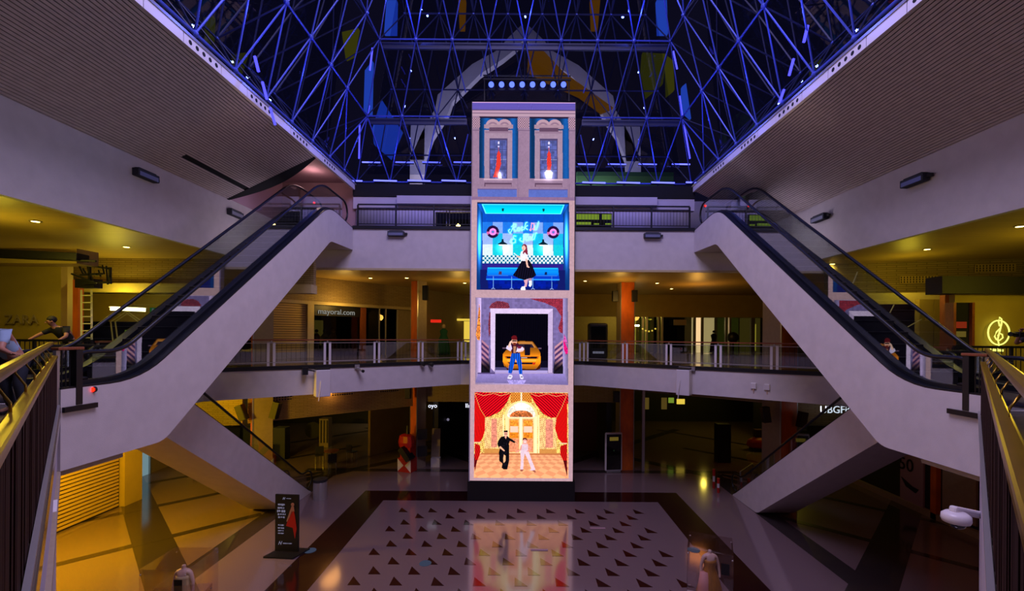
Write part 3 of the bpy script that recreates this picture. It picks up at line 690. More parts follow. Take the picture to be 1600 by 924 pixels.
p=W(1491,473,14.4);q=W(1520,560,14.4); b=MB(); b.box(p.x,q.x,14.4,14.6,L2,p.z); build(b,'leaf',['blackmatte'],t)
for x in(1490,1519):
    b=MB(); a_=W(x,473,14.35); b.box(a_.x-.04,a_.x+.04,14.3,14.6,L2,a_.z); build(b,'jamb',['wood_rail'],t)
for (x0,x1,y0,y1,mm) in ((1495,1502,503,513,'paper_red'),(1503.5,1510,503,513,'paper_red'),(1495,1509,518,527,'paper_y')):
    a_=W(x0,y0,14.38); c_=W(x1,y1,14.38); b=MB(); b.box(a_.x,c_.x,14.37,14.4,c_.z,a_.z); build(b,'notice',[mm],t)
for (x0,x1) in ((1440,1462),(1463,1480)):
    a_=W(x0,0,16.6); c_=W(x1,0,16.6)
    b=MB(); b.box(a_.x,c_.x,16.6,16.8,L2,e(1.4)); struct(b,'wall_niche',['yellow_wall'])
b=MB(); b.box(W(1480,0,15.6).x,W(1487,0,15.6).x,15.6,15.8,L2,e(1.6)); build(b,'door_frame',['wood_rail'],label='brown upright frame between the yellow niche and the poster door',cat='frame')
b=MB(); b.box(12.5,W(1442,0,18.4).x,18.4,18.5,L2,e(1.6)); struct(b,'wall_shop_dark',['red_dark'])
for (x,y,x2,y2) in ((1325,462,1340,425),(1385,500,1397,476),(1408,517,1440,499)):
    b=MB(); b.bar(W(x,y,16),W(x2,y2,16),.025,.025); build(b,'brace_rod',['ladder'],label={1325:'thin bright rod near the middle of the right escalator',1385:'short thin rod right of the bright rod',1408:'sloping rod low in front of the dark shop'}[x],cat='rod')
# neon clef
t=thing('neon_clef_sign','glowing yellow treble clef in a ring on the right yellow wall','neon sign',tuple(W(1561,548,14.4)))
c0=W(1560.5,520,14.45); rr=.34
b=MB(); b.tube([c0+Vector((rr*math.cos(i*2*pi/28),0,rr*1.15*math.sin(i*2*pi/28))) for i in range(29)],.022,8); build(b,'ring',['neon_yellow'],t,smooth=True)
cl=[(1559,533),(1562,530),(1565,524),(1564,519),(1560,517),(1557,520),(1557,525),(1560,529),(1565,527),(1567,522),(1564,517),(1559,519),(1554,526),(1556,532),(1561,534),(1566,530),(1566,524),(1563,510),(1561,500),(1562,495),(1565,498),(1564,505),(1560,513),(1556,521)]
b=MB(); b.tube([W(x,y,14.42) for x,y in [(1558,545),(1561,540),(1559,530),(1562,518),(1565,506),(1565,499),(1562,496),(1560,502),(1562,510)]],.02,8); b.tube([W(x,y,14.42) for x,y in [(1562,514),(1557,519),(1554,526),(1557,531),(1562,532),(1567,528),(1566,523),(1562,521),(1559,525)]],.02,8); build(b,'clef',['neon_yellow'],t,smooth=True)
b=MB(); b.bar(W(1548,547,14.42),W(1566,548,14.42),.08,.07); build(b,'foot_tube',['neon_yellow'],t)
# ================================================================ FITTINGS
def floodlight(p,rz,label):
    t=thing('floodlight',label,'floodlight',p,rz)
    b=MB(); b.box(-.38,.38,-.22,0,-.12,.1); build(b,'housing',['cloth_grey'],t,local=True,bevel=.02)
    b=MB(); b.box(-.33,.33,-.225,-.2,-.1,.02); build(b,'lens',['steel'],t,local=True)
    b=MB(); b.box(.38,.5,-.12,-.02,-.04,.04); build(b,'bracket',['dark'],t,local=True)
    b=MB(); b.box(-.3,.3,-.18,0,.1,.13); build(b,'cooling_top',['dark'],t,local=True)
floodlight(W(620,366,20.9),0,'grey floodlight on the top balcony front, left of the screen tower')
floodlight(W(1018,369,20.9),0,'grey floodlight on the top balcony front, right of the screen tower')
for px,py,nm in ((222,274,'left side wall, the nearer of the two'),(363,334,'left side wall, the farther of the two'),(1435,282,'right side wall, the nearer of the two'),(1285,341,'right side wall, the farther of the two')):
    D=11.25*F/abs(px-CX); p=W(px,py,D); s=-1 if px<CX else 1
    floodlight(p,R(90) if s<0 else R(-90),'grey floodlight on the white '+nm)
def edge_D(px,X0=(3.1,22.5),X1=(11.6,16.35)):
    k=abs(px-CX)/F; dx=X1[0]-X0[0]; dy=X1[1]-X0[1]; t=(k*X0[1]-X0[0])/(dx-k*dy); return X0[1]+t*dy
for px,s in ((501,-1),(1072,1)):
    D=edge_D(px); ang=s*-math.atan2(6.15,8.5); p=W(px,577,D)
    t=thing('wall_unit','white upright unit with dark top on the middle balcony front, %s of tower'%('left' if s<0 else 'right'),'air unit',p,ang if s>0 else -ang*-1)
    t.rotation_euler=(0,0,R(36) if s<0 else R(-36))
    b=MB(); b.box(-.28,.28,-.5,-.05,-1.1,0); build(b,'body',['white_gloss'],t,local=True,bevel=.03)
    b=MB(); b.box(-.26,.26,-.48,-.1,0,.06); build(b,'top_grille',['black'],t,local=True)
    b=MB(); b.tube([(-.1,-.52,-.45),(-.13,-.58,-.8),(-.18,-.52,-1.25)],.02,6); build(b,'cable',['white_gloss'],t,local=True)
    if s<0:
        b=MB(); b.bar((-.3,-.3,-.05),(-.62,-.3,.02),.05,.05); b.box(-.75,-.55,-.42,-.2,-.18,.12); build(b,'side_lamp',['black'],t,local=True)
    else:
        b=MB(); b.bar((-.28,-.1,.1),(.35,-.1,.08),.03,.03); b.box(.28,.42,-.2,-.05,-.05,.12); build(b,'side_lamp',['alu'],t,local=True)
def small(px,py,label,kind):
    D=edge_D(px); s=-1 if px<CX else 1; t=thing('security_camera' if kind=='cam' else 'horn_speaker' if kind=='horn' else 'junction_box',label,'camera' if kind=='cam' else 'speaker' if kind=='horn' else 'box',W(px,py,D),R(36) if s<0 else R(-36))
    if kind=='cam':
        b=MB(); b.box(-.1,.1,-.12,-.06,0,.2); build(b,'mount',['alu'],t,local=True); b=MB(); b.cyl((0,-.12,.05),(.14,-.4,-.06),.06,10); build(b,'barrel',['alu'],t,local=True); b=MB(); b.cyl((.14,-.4,-.06),(.17,-.45,-.08),.065,10); build(b,'lens',['black'],t,local=True)
    elif kind=='horn':
        b=MB(); b.cyl((0,-.07,0),(0,-.15,0),.04,8); build(b,'mount',['dark'],t,local=True); b=MB(); b.cyl((-.04,-.14,0),(.1,-.3,-.02),.03,10,.12); build(b,'bell',['dark'],t,local=True)
    else:
        b=MB(); b.box(-.1,.1,-.14,-.05,-.12,.12); build(b,'case',['white_gloss'],t,local=True,bevel=.02); b=MB(); b.cyl((0,-.1,-.12),(0,-.1,-.26),.015,6); build(b,'conduit',['alu'],t,local=True)
small(557,577,'small silver security camera on the middle balcony front, right of the white unit','cam')
small(656,568,'small dark horn nearer the left of two on the middle balcony front','horn')
small(669,569,'small dark horn nearer the screen tower','horn')
small(1178,603,'plain small white box on the right middle balcony front','box')
small(1199,605,'small white box with a pipe below on the right middle balcony front','box')
def speaker(px,py,D,h,tilt,label):
    t=thing('loudspeaker',label,'speaker',W(px,py,D)); t.rotation_euler=(0,R(tilt),0)
    b=MB(); b.box(-.16,.16,-.16,.14,-h/2,h/2); build(b,'cabinet',['black'],t,local=True,bevel=.02)
    b=MB(); b.box(-.13,.13,-.175,-.16,-h/2+.04,h/2-.04); build(b,'grille',['dark'],t,local=True)
    b=MB(); b.bar((0,.14,0),(0,.3,0),.06,.06); build(b,'bracket',['black'],t,local=True)
for a in ((665,458,25.1,.8,0,'black loudspeaker on the right of the middle floor left column'),(961,463,25.4,.6,0,'black loudspeaker on the left of the middle floor right column'),(991,463,25.4,.65,0,'black loudspeaker on the right of the middle floor right column'),
          (638,613,24.9,.7,0,'black loudspeaker on the ground floor left column'),(378,645,20,.7,-20,'tilted black loudspeaker left of the ground column behind the left escalator'),(431,641,20,.75,15,'tilted black loudspeaker right of the ground floor column behind the left escalator'),
          (963,620,25.0,.6,0,'black loudspeaker on the ground floor right column'),(1196,648,20.2,.7,-8,'black loudspeaker left of the ground floor column behind the right escalator'),(1253,656,20.2,.7,10,'black loudspeaker right of the ground floor column behind the right escalator')):
    speaker(*a)
# security camera on right near wall
t=thing('security_camera','large white dome security camera on an arm on the right near wall','camera',W(1532,805,6.6))
b=MB(); p=W(1536,806,6.55); q=W(1488,796,6.3); b.bar(p,q,.1,.1); build(b,'arm',['white_gloss'],t,bevel=.03)
b=MB(); c_=W(1494,806,6.28); b.lathe([(.02,.05),(.12,.045),(.16,.01),(.165,-.05),(.15,-.09)],c_,28); build(b,'dome_cover',['white_gloss'],t,smooth=True)
b=MB(); b.sphere(c_+Vector((.02,0,-.09)),.1,18); build(b,'dome',['glass_dark'],t,smooth=True)
# ground floor: near left lamp tube on wall
for px,py,D in ((84,790,6.6),):
    b=MB(); b.bar(W(86,785,6.2),W(81,845,5.6),.05,.07); build(b,'wall_tube',['white_gloss'],label='narrow white tube fitting on the left near wall',cat='fitting')
# ================================================================ ROOF SPACE FRAME
Z0,DZ=e(7.15),2.4
def node(k,face,i):
    hipx=7.9-1.0*k; hipy=21.3-1.5*k; z=Z0+DZ*k
    if face=='far':
        n=10-k; return Vector((-hipx+2*hipx*i/n,hipy,z))
    s=-1 if face=='left' else 1
    return Vector((s*hipx,(hipy if i==0 else hipy-(1.5*i+(.75 if k%2 else 0))),z))
KN=7; rows={}
for face in('far','left','right'):
    for k in range(KN):
        if face=='far': rows[face,k]=[node(k,face,i) for i in range(11-k)]
        else: rows[face,k]=[p for p in (node(k,face,i) for i in range(17)) if p.y>-3]
bars=[];outer=[];webs=[];nodes=[]
def nearest(p,L,n=2): return sorted(L,key=lambda q:(q-p).length)[:n]
NRM={'far':Vector((0,DZ,1.5)).normalized(),'left':Vector((-DZ,0,1.0)).normalized(),'right':Vector((DZ,0,1.0)).normalized()}
orow={}
for (face,k),L in rows.items():
    nodes+=L
    for a,c in zip(L[:-1],L[1:]): bars.append((a,c,.05 if k else .07))
    if k+1<KN:
        up=rows[face,k+1]
        for p in L:
            for q in nearest(p,up):
                if (q-p).length<3.6: bars.append((p,q,.042))
    O=[]
    for a,c in zip(L[:-1],L[1:]):
        m_=(a+c)/2
        if k+1<KN:
            q=nearest(m_,rows[face,k+1],1)[0]; o=(a+c+q)/3+NRM[face]*1.45
            for x in (a,c,q): webs.append((o,x,.026))
        else: o=m_+NRM[face]*1.45
        O.append(o)
    orow[face,k]=O
for (face,k),O in orow.items():
    for a,c in zip(O[:-1],O[1:]): outer.append((a,c,.035))
    if k+1<KN:
        for p in O:
            for q in nearest(p,orow[face,k+1]):
                if (q-p).length<3.6: outer.append((p,q,.03))
def proj(p):
    x=CX+p.x*F/max(p.y,.1); y=CY-(p.z-E)*F/max(p.y,.1); return x,y
def vis(b_):
    m_=(b_[0]+b_[1])/2
    x,y=proj(m_); 
    if m_.y<2 or not(0<x<1600 and 0<y<300): return 0
    if 735<x<900 and y>160: return 0
    if y>300-(0 if 550<x<1090 else (abs(x-817)-270)*.86): return 0
    return (b_[1]-b_[0]).length*b_[2]/m_.y
TZ=E+(CY-160)*20.6/F+.15
def clip(b_):
    a,c=Vector(b_[0]),Vector(b_[1]); N=24; ok=[]
    for i in range(N+1):
        p=a.lerp(c,i/N); ok.append(not(abs(p.x)<2.5 and p.z<TZ and 15<p.y<21.2))
    if all(ok): return [b_]
    runs=[];st=None
    for i,o in enumerate(ok+[False]):
        if o and st is None: st=i
        if not o and st is not None:
            if i-1-st>=2: runs.append((a.lerp(c,st/N),a.lerp(c,(i-1)/N),b_[2]))
            st=None
    return runs
bars=[x for b_ in bars for x in clip(b_)]; outer=[x for b_ in outer for x in clip(b_)]; webs=[x for b_ in webs for x in clip(b_)]
bars=[(a,c,r*.62) for a,c,r in bars]
seen=set(); ub=[]
for b_ in bars:
    key=tuple(round(v,2) for v in sorted([tuple(b_[0]),tuple(b_[1])])[0]+sorted([tuple(b_[0]),tuple(b_[1])])[1])
    if key in seen: continue
    seen.add(key); ub.append(b_)
ub.sort(key=lambda q:-vis(q))
root=thing('space_frame','blue lit steel lattice roof frame of triangles rising over the hall','roof frame',(0,21,Z0))
for b_ in ub[:100]:
    q=MB(); q.cyl(b_[0],b_[1],b_[2],8); build(q,'strut',['frame_blue'],root)
q=MB()
for b_ in ub[100:]: q.cyl(b_[0],b_[1],b_[2],6)
o=build(q,'strut',['frame_blue'],root,kind='stuff')
q=MB()
for b_ in outer: q.cyl(b_[0],b_[1],b_[2],5)
o=build(q,'outer_strut',['frame_dark'],root,kind='stuff')
q=MB()
for b_ in webs: q.cyl(b_[0],b_[1],b_[2],5)
o=build(q,'web_rod',['frame_dark'],root,kind='stuff')
q=MB()
ok_=lambda p: not(abs(p.x)<2.6 and p.z<TZ)
for p in nodes:
    if ok_(p): q.sphere(p,.085,8)
for O in orow.values():
    for p in O:
        if ok_(p): q.sphere(p,.06,6)
o=build(q,'node_joint',['frame_blue'],root,kind='stuff')
# deep beams behind some rows
for k in (1,2):
    L=rows['far',k]; a,c=L[0]+Vector((0,.25,-.12)),L[-1]+Vector((0,.25,-.12))
    for p0,p1 in (((a,Vector((-2.55,a.y,a.z))),(Vector((2.55,a.y,a.z)),c)) if k==1 else ((a,c),)):
        q=MB(); q.bar(p0,p1,.1,.26); build(q,'edge_beam',['frame_dark'],root)
# roof glass
gi=1
for face in('far','left','right'):
    off=NRM[face]*1.6; b=MB()
    A=rows[face,0];B_=rows[face,KN-1]
    b.prism([A[0]+off,A[-1]+off,B_[-1]+off,B_[0]+off],NRM[face]*.02); struct(b,'window_%d'%gi,['roof_glass']); gi+=1
b=MB(); b.box(-1.3,1.3,-3,12.2,Z0+DZ*6+.3,Z0+DZ*6+.35); struct(b,'ceiling_ridge',['dark'])
# tubes: rows of blue lights at the foot of the far glass and one row up
def tube(a,c,label,group):
    t=thing('tube_light',label,'light',tuple((a+c)/2),group=group)
    q=MB(); q.cyl(a,c,.035,8); build(q,'tube',['tube_blue'],t); q=MB(); q.bar(a+Vector((0,.05,-.04)),c+Vector((0,.05,-.04)),.1,.04); build(q,'batten',['dark'],t)
ordn=['first','second','third','fourth','fifth','sixth','seventh','eighth']
for sd,xs in (('left',(530,584,637,690)),('right',(910,964,1018,1072))):
    for i,x in enumerate(xs):
        x0=max(x,0); tube(W(x0,282 if sd=='left' else 285,21.15),W(x0+(36 if not(sd=='left' and i==3) else 38),283 if sd=='left' else 286,21.15),'blue tube light, lower row, %s from left on the %s of the tower'%(ordn[i],sd),'lower row of blue tubes')
for sd,xs in (('left',(566,618,660,709)),('right',(902,950,998,1050))):
    for i,x in enumerate(xs):
        w_=28; tube(W(x,253.5 if sd=='left' else 256.5,22.4),W(x+w_,254 if sd=='left' else 257,22.4),'blue tube light, upper row, %s from left on the %s of the tower'%(ordn[i],sd),'upper row of blue tubes')
# upright lit strips left and right
for i,(x,y,x2,y2,D) in enumerate(((562,195,561,248,22),(577,165,572,190,21.5),(582,75,578,110,20),(1069,195,1078,248,22),(1062,150,1066,180,21.5),(1052,80,1058,108,20),(398,88,404,112,12),(410,128,417,155,13),(422,168,430,195,13.5),(1262,40,1256,66,12),(1240,92,1233,118,13),(1225,140,1218,160,13.5))):
    q=MB(); q.bar(W(x,y,D),W(x2,y2,D),.05,.06); build(q,'strip_light',['strip_blue'],label='upright blue light strip on the %s roof slope, number'%('left' if x<817 else 'right') if False else 'short upright blue light strip %s'%['beside the left blue banner, lowest','beside the left blue banner, just above the lowest','high in the left roof, nearer the tower','right of the tower, lowest','right of the tower, just above the lowest','high in the right roof, nearer the tower','on the left roof slope, topmost','on the left roof slope, middle','on the left roof slope, bottom','on the right roof slope, topmost','on the right roof slope, middle','on the right roof slope, bottom'][i],cat='light')
# row of blue spotlights above the tower
for i in range(8):
    x=768+i*16; p=W(x,134,20.2); t=thing('spotlight','blue glowing stage spotlight above the tower, %s from the left'%ordn[i],'spotlight',p,group='stage spotlights above the tower')
    q=MB(); q.lathe([(.02,.16),(.12,.14),(.17,0),(.19,-.1)],p,12); build(q,'lamp_body',['frame_dark'],t,smooth=True)
    q=MB(); q.cyl(p+Vector((0,-.15,-.04)),p+Vector((0,-.2,-.05)),.12,12); build(q,'lens',['blue_spot'],t)
    q=MB(); q.bar(p+Vector((0,0,.15)),p+Vector((0,0,.3)),.03,.03); build(q,'yoke',['dark'],t)
q=MB(); q.bar(W(755,124,20.2),W(892,125,20.2),.07,.07); q.bar(W(755,118,20.4),W(892,119,20.4),.05,.05); q.bar(W(757,124,20.2),W(757,158,20.4),.05,.05); q.bar(W(889,124,20.2),W(889,158,20.4),.05,.05)
build(q,'lighting_bar',['dark'],label='dark bar frame carrying the blue spotlights above the tower',cat='bar')
# pale timber arch and glowing panels added for coloured glimpses in the roof glass
def slab(pts,D,th,nm,m_,**k):
    b=MB(); b.prism([W(x,y,D) for x,y in pts],(0,th,0)); return build(b,nm,[m_],**k)
t=thing('gable_arch','large pale pointed arch standing beyond the glass roof, above the tower','arch',tuple(W(820,240,29)))
Lp=[(640,250),(660,205),(680,170),(684,148),(738,100),(778,78),(795,58),(816,38)]
Li=[(663,250),(676,215),(700,178),(706,160),(750,116),(786,92),(806,76),(818,62)]
slab(Lp+Li[::-1],28,.5,'rib','white',parent=t); 
slab([(1640-x+2,y+2) for x,y in Lp]+[(1640-x+2,y+2) for x,y in Li[::-1]],28,.5,'rib','white',parent=t)
slab([(642,188),(664,188),(660,392),(638,392)],28.0,.3,'leg','white',parent=t); slab([(975,190),(1000,190),(1004,394),(984,394)],28.0,.3,'leg','white',parent=t)
for pts,mm,nm,lb,cat in (
 ([(826,78),(850,80),(880,112),(958,168),(940,176),(905,150),(850,125),(824,110)],'lit_amber','amber_panel','amber glowing panel under the right rib of the pale arch','window'),
 ([(716,0),(728,0),(726,45),(718,45)],'lit_amber','roof_column','orange lit post at the top, left of the arch','post'),
 ([(922,0),(938,0),(934,45),(924,45)],'lit_amber','roof_column','orange lit post at the top, right of the arch','post'),
 ([(596,155),(628,205),(610,248),(584,225),(582,200)],'lit_blue','hanging_banner','bright blue diamond shaped banner at the left beyond the glass','banner'),
 ([(604,0),(620,0),(619,52),(600,52)],'lit_blue','hanging_banner','blue upright banner at the top left beyond the glass','banner'),
 ([(1026,0),(1042,0),(1044,52),(1028,52)],'lit_blue','hanging_banner','blue upright banner at the top right beyond the glass','banner'),
 ([(570,110),(582,95),(580,180),(568,172)],'lit_blue','lit_post','narrow blue lit post left of the arch','window'),  # upright post, its blue light put into the glowing colour
 ([(1066,135),(1072,130),(1080,185),(1066,172)],'lit_blue','lit_post','narrow blue lit post right of the arch','window'),
 ([(1004,82),(1042,84),(1036,130),(1010,152),(1002,110)],'lit_olive','gable_panel','olive lit window beyond the glass right of the arch','window'),
 ([(534,50),(560,44),(552,86),(540,92)],'lit_olive','gable_panel','olive lit window beyond the glass left of the arch','window'),
 ([(318,28),(332,24),(330,62),(320,66)],'lit_olive','gable_panel','olive lit window high on the left beyond the roof bars','window'),
 ([(362,85),(384,82),(372,118),(360,120)],'lit_olive','gable_panel','lower olive glowing panel on the left beyond the roof bars','window'),
 ([(1268,95),(1284,92),(1282,130),(1270,126)],'lit_olive','gable_panel','olive lit window on the right beyond the roof bars','window'),
 ([(1040,85),(1052,95),(1054,140),(1042,150)],'lit_olive','gable_panel','narrow olive glowing panel at the right shoulder of the arch','window')):
    slab(pts,27 if 500<pts[0][0]<1150 else 24,.25,nm,mm,label=lb,cat=cat)
for i,(x,y) in enumerate(((981,295),(993,295))):
    q=MB(); q.sphere(W(x,y,24),.12,10); build(q,'globe_lamp',['spot_warm'],label='small warm lamp behind the roof foot right of tower, %s one'%('left' if i==0 else 'right'),cat='lamp')
q=MB(); q.box(W(905,0,25).x,W(1060,0,25).x,25.6,25.8,W(0,300,25.6).z,W(0,262,25.6).z); build(q,'green_hedge_panel',['poster_green'],label='dark green panel behind the roof foot right of the tower',cat='panel')
# level 3 recess contents
q=MB()
for x0,x1,y0,y1 in ((901,936,333,343),(941,966,333,343),(901,924,347,351),(928,936,349,351),(946,958,349,351)):
    a=W(x0,y0,24.3);c=W(x1,y1,24.3); q.box(a.x,c.x,24.3,24.35,c.z,a.z)
build(q,'lit_window',['green_glow'],label='green lit windows seen through the top floor railing, right of the tower',cat='window')
q=MB(); p=W(716,353,23.2); q.sphere(p,.1,10); build(q,'lamp',['spot_warm'],label='small bright lamp behind the top floor railing, left of the tower',cat='lamp')
for x in (697,701.5):
    q=MB(); a=W(x,326,22);c=W(x+1.3,353,22); q.box(a.x,c.x,22,22.05,c.z,a.z); build(q,'door_handle_bar',['alu'],label='%s tall steel door bar behind the top floor railing'%('left' if x<700 else 'right'),cat='bar')
# ================================================================ LED TOWER
NI,NJ=320,1184
SS,YY=np.meshgrid((np.arange(NI)+.5)/NI,160+(np.arange(NJ)+.5)/NJ*592)
Lx=736-1.3*(YY-160)/592; Rx=900-7*(YY-160)/592
PX=Lx+SS*(Rx-Lx); PY=YY
IM=np.zeros((NJ,NI,3)); ID=np.zeros((NJ,NI),int)
def rgb(h): h=h.lstrip('#'); return np.array([int(h[i:i+2],16)/255 for i in (0,2,4)])
def tfm(ox,oy,s): return lambda pts:[(ox+x/s,oy+y/s) for x,y in pts]
fa=tfm(730,150,5.434); dn=tfm(740,310,6.1625); ga=tfm(740,455,5.775); ba=tfm(740,600,5.775)
def inpoly(pts):
    m_=np.zeros(PX.shape,bool); n=len(pts)
    for i in range(n):
        x0,y0=pts[i];x1,y1=pts[(i+1)%n]
        if y0==y1: continue
        c=((y0>PY)!=(y1>PY))&(PX<(x1-x0)*(PY-y0)/(y1-y0)+x0); m_^=c
    return m_
def stroke(pts,w_,w2=None):
    m_=np.zeros(PX.shape,bool); w2=w2 or w_
    n=len(pts)-1
    for i in range(n):
        (x0,y0),(x1,y1)=pts[i],pts[i+1]; dx,dy=x1-x0,y1-y0; L=dx*dx+dy*dy+1e-9
        t=np.clip(((PX-x0)*dx+(PY-y0)*dy)/L,0,1); d=np.hypot(PX-x0-t*dx,PY-y0-t*dy)
        ww=w_+(w2-w_)*(i+t)/n; m_|=d<ww/2
    return m_
def ell(cx,cy,rx,ry=None): ry=ry or rx; return ((PX-cx)/rx)**2+((PY-cy)/ry)**2<1
def dr(m_,c,id_=None,mul=None):
    c=rgb(c) if isinstance(c,str) else c
    v=c if mul is None else np.clip(c*np.asarray(mul)[...,None],0,1)
    if np.ndim(v)==3: IM[m_]=v[m_]
    else: IM[m_]=v
    if id_ is not None: ID[m_]=id_
def glow(cx,cy,r,c,a=1): 
    g=np.exp(-((PX-cx)**2+(PY-cy)**2)/r**2)[...,None]*a; global IM; IM=np.clip(IM+g*rgb(c),0,1)
def rect(x0,y0,x1,y1): return (PX>=x0)&(PX<x1)&(PY>=y0)&(PY<y1)
def fr(f,x0,y0,x1,y1): 
    (a,b_),(c,d)=f([(x0,y0),(x1,y1)]); return rect(a,b_,c,d)
NZ=np.kron(rng.random((NJ//4,NI//4)),np.ones((4,4))); NZ2=np.kron(rng.random((NJ//8,NI//8)),np.ones((8,8))); FN=rng.random((NJ,NI))
TEX=.93+.035*NZ+.04*(NZ2-.5)+.06*(FN-.5)
# ids: 1 facade 2 surround 3 diner 4 garage 5 ballroom
g=np.clip((YY-160)/150,0,1)
base=rgb('#a08098')[None,None]*(1-.0*g[...,None])+0
dr(YY<310,rgb('#987a96'),1,TEX)
dr(YY>=310,rgb('#c09aa6'),2,TEX)
# facade
dr(rect(0,160,999,171.5),rgb('#6a5cc0'),None,.75+.35*(np.sin(PX*2*pi/2.0)>0)*(np.sin(PY*2*pi/2.4)>-.2))
dr(rect(0,159,999,161),'#d8a8d8'); dr(rect(0,171.5,999,173),'#4a3a60'); dr(rect(0,173,999,176.5),'#b08ca4'); dr(rect(0,176.5,999,178),'#7a6078'); dr(rect(0,178,999,182),'#b090a4')
for x0,x1 in ((94,428),(528,868)): dr(fr(fa,x0,176,x1,192),'#241830'); dr(fr(fa,x0,190,x1,702),rgb('#1656a4'),None,TEX*(.8+.25*np.cos((PX-780)*.3)))
for x0 in (35,425,862):
    x1=x0+(65 if x0!=425 else 103); m_=fr(fa,x0,185,x1,272); dr(m_,rgb('#a8849a'),None,.62+.5*(np.sin(PX*1.9)*np.sin(PY*1.6)>0)); dr(fr(fa,x0,292,x1,297),'#6a5270')
    dr(fr(fa,x0+(0 if x0==35 else 4),297,x0+(4 if x0==35 else 8),860),'#7c627e')
for k,x0 in enumerate((138,572)):
    dr(fr(fa,x0,290,x0+240,705),rgb('#a488a0'),None,TEX)
    for dx in (70,172):
        cx,cy=fa([(x0+dx+2,258)])[0]
        dr(ell(cx,cy,62/5.43,60/5.43)&(PY<cy+4),'#b08e9e'); dr(ell(cx,cy+1.5,46/5.43,44/5.43)&(PY<cy+4),'#8a6c84'); dr(ell(cx,cy+2.5,36/5.43,34/5.43)&(PY<cy+4),'#b4939f')
        dr(ell(cx,cy+3.5,22/5.43,20/5.43)&(PY<cy+4),'#94788a')
    dr(fr(fa,x0-4,245,x0+248,276),rgb('#a8889a'),None,TEX); dr(fr(fa,x0+40,270,x0+205,302),rgb('#5a4058'),None,.6+.9*(np.sin(PX*2.3)*np.sin(PY*2.1)>0.2)); dr(fr(fa,x0+4,302,x0+236,318),'#8c7088')
    dr(fr(fa,x0+44,362,x0+198,705),'#4c4068'); dr(fr(fa,x0+50,378,x0+190,705),rgb('#5860a8'),None,.75+.3*NZ2)
    for yy in(455,540,620): dr(fr(fa,x0+50,yy,x0+190,yy+5),'#3a3a68')
    dr(fr(fa,x0+50,538,x0+190,544),'#8890c0')
    for xx in(85,118,152): dr(fr(fa,x0+xx,378,x0+xx+4,705),'#444878')
    dr(fr(fa,x0-4,703,x0+242,716),'#c0a0b4'); dr(fr(fa,x0,738,x0+235,772),'#5a4058'); dr(fr(fa,x0+10,752,x0+232,772),'#8a6c84')
    x2=82 if k==0 else 520; dr(fr(fa,x2,798,x2+335,858),rgb('#5a6cc0'),None,TEX); dr(fr(fa,x2,790,x2+335,800),'#5a5090')
    dr(fr(fa,x0+282,705,x0+286,860),'#7c627e')
# neon guitars / figures in windows
for cx,lean in ((261,-.25),(694,0)):
    P_=fa([(cx,385),(cx-8,392),(cx-8,410),(cx+8,410),(cx+8,392)]); dr(inpoly(P_),'#d8d0f0',11 if cx<400 else 12)
    dr(fr(fa,cx-7,425,cx+7,437),'#c8c0f0',11 if cx<400 else 12); dr(fr(fa,cx-2,437,cx+2,470),'#d06070',11 if cx<400 else 12)
    body=[(cx,462),(cx+16,490),(cx+18,530),(cx+22,580),(cx+12+lean*40,640),(cx+lean*60+6,695),(cx+lean*130-14,692),(cx-16+lean*40,620),(cx-16,540),(cx-14,490)]
    m_=inpoly(fa(body)); dr(m_,rgb('#ff3a30'),11 if cx<400 else 12,.55+.6*(np.sin(PX*3.1+PY*1.3)>-.3))
for cx,r,a_ in ((270,26,1),(690,42,1.6)):
    x,y=fa([(cx,678)])[0]; glow(x,y-1.5,r/5.4,'#b0a8c0',.9); m_=inpoly(fa([(cx-r*.5,700),(cx-r*.85,650) if r>30 else (cx-r*.5,670),(cx-r*.4,630) if r>30 else (cx-4,648),(cx+r*.4,630) if r>30 else (cx+6,648),(cx+r*.9,650) if r>30 else (cx+r*.5,670),(cx+r*.7,700)])); dr(m_,'#ffffff',13 if cx<400 else 14)
dr(rect(0,308,999,313),rgb('#8a6a90'),1,TEX)
# diner
m_=fr(dn,25,40,922,885); dr(m_,'#0a30a8',3)
yn=(PY-317)/(453-317)
dr(m_,rgb('#0850c0'),3,.5+.5*(1-yn))
dr(inpoly(dn([(25,45),(80,150),(80,620),(60,885),(25,885)])),rgb('#1060e0'),3,.5+1.0*np.exp(-((PX-748.5)/3.0)**2)*np.exp(-((PY-375)/30)**2)); 
dr(inpoly(dn([(922,45),(860,150),(860,620),(880,885),(922,885)])),rgb('#1060e0'),3,.5+1.0*np.exp(-((PX-884.5)/3.0)**2)*np.exp(-((PY-375)/30)**2))
for x in (50,895): 
    gx,gy=dn([(x,400)])[0]; gg=np.exp(-((PX-gx)/2.6)**2)*np.exp(-((PY-gy)/34)**2)*(m_)
    IM=np.clip(IM+gg[...,None]*rgb('#60c8ff')*1.0,0,1)
dr(inpoly(dn([(25,40),(922,40),(922,55),(25,55)])),'#082050')
dr(inpoly(dn([(70,58),(878,58),(842,152),(108,152)])),'#60f4ff'); dr(inpoly(dn([(84,66),(864,66),(832,144),(116,144)])),rgb('#00c8f0'),None,.85+.3*(PY-318)/14)
for x in(277,672): dr(inpoly(dn([(x-12,98),(x+12,98),(x+8,125),(x-8,125)])),'#083848')
pal=['#0a50c8','#1470e0','#2088f0','#0a5cd0','#4098ff']; pal2=['#70a8ff','#10c0f0','#88c0ff','#18d0f8']; pal3=['#a8d0ff','#10d8e8','#f0f8ff','#30e0f8']
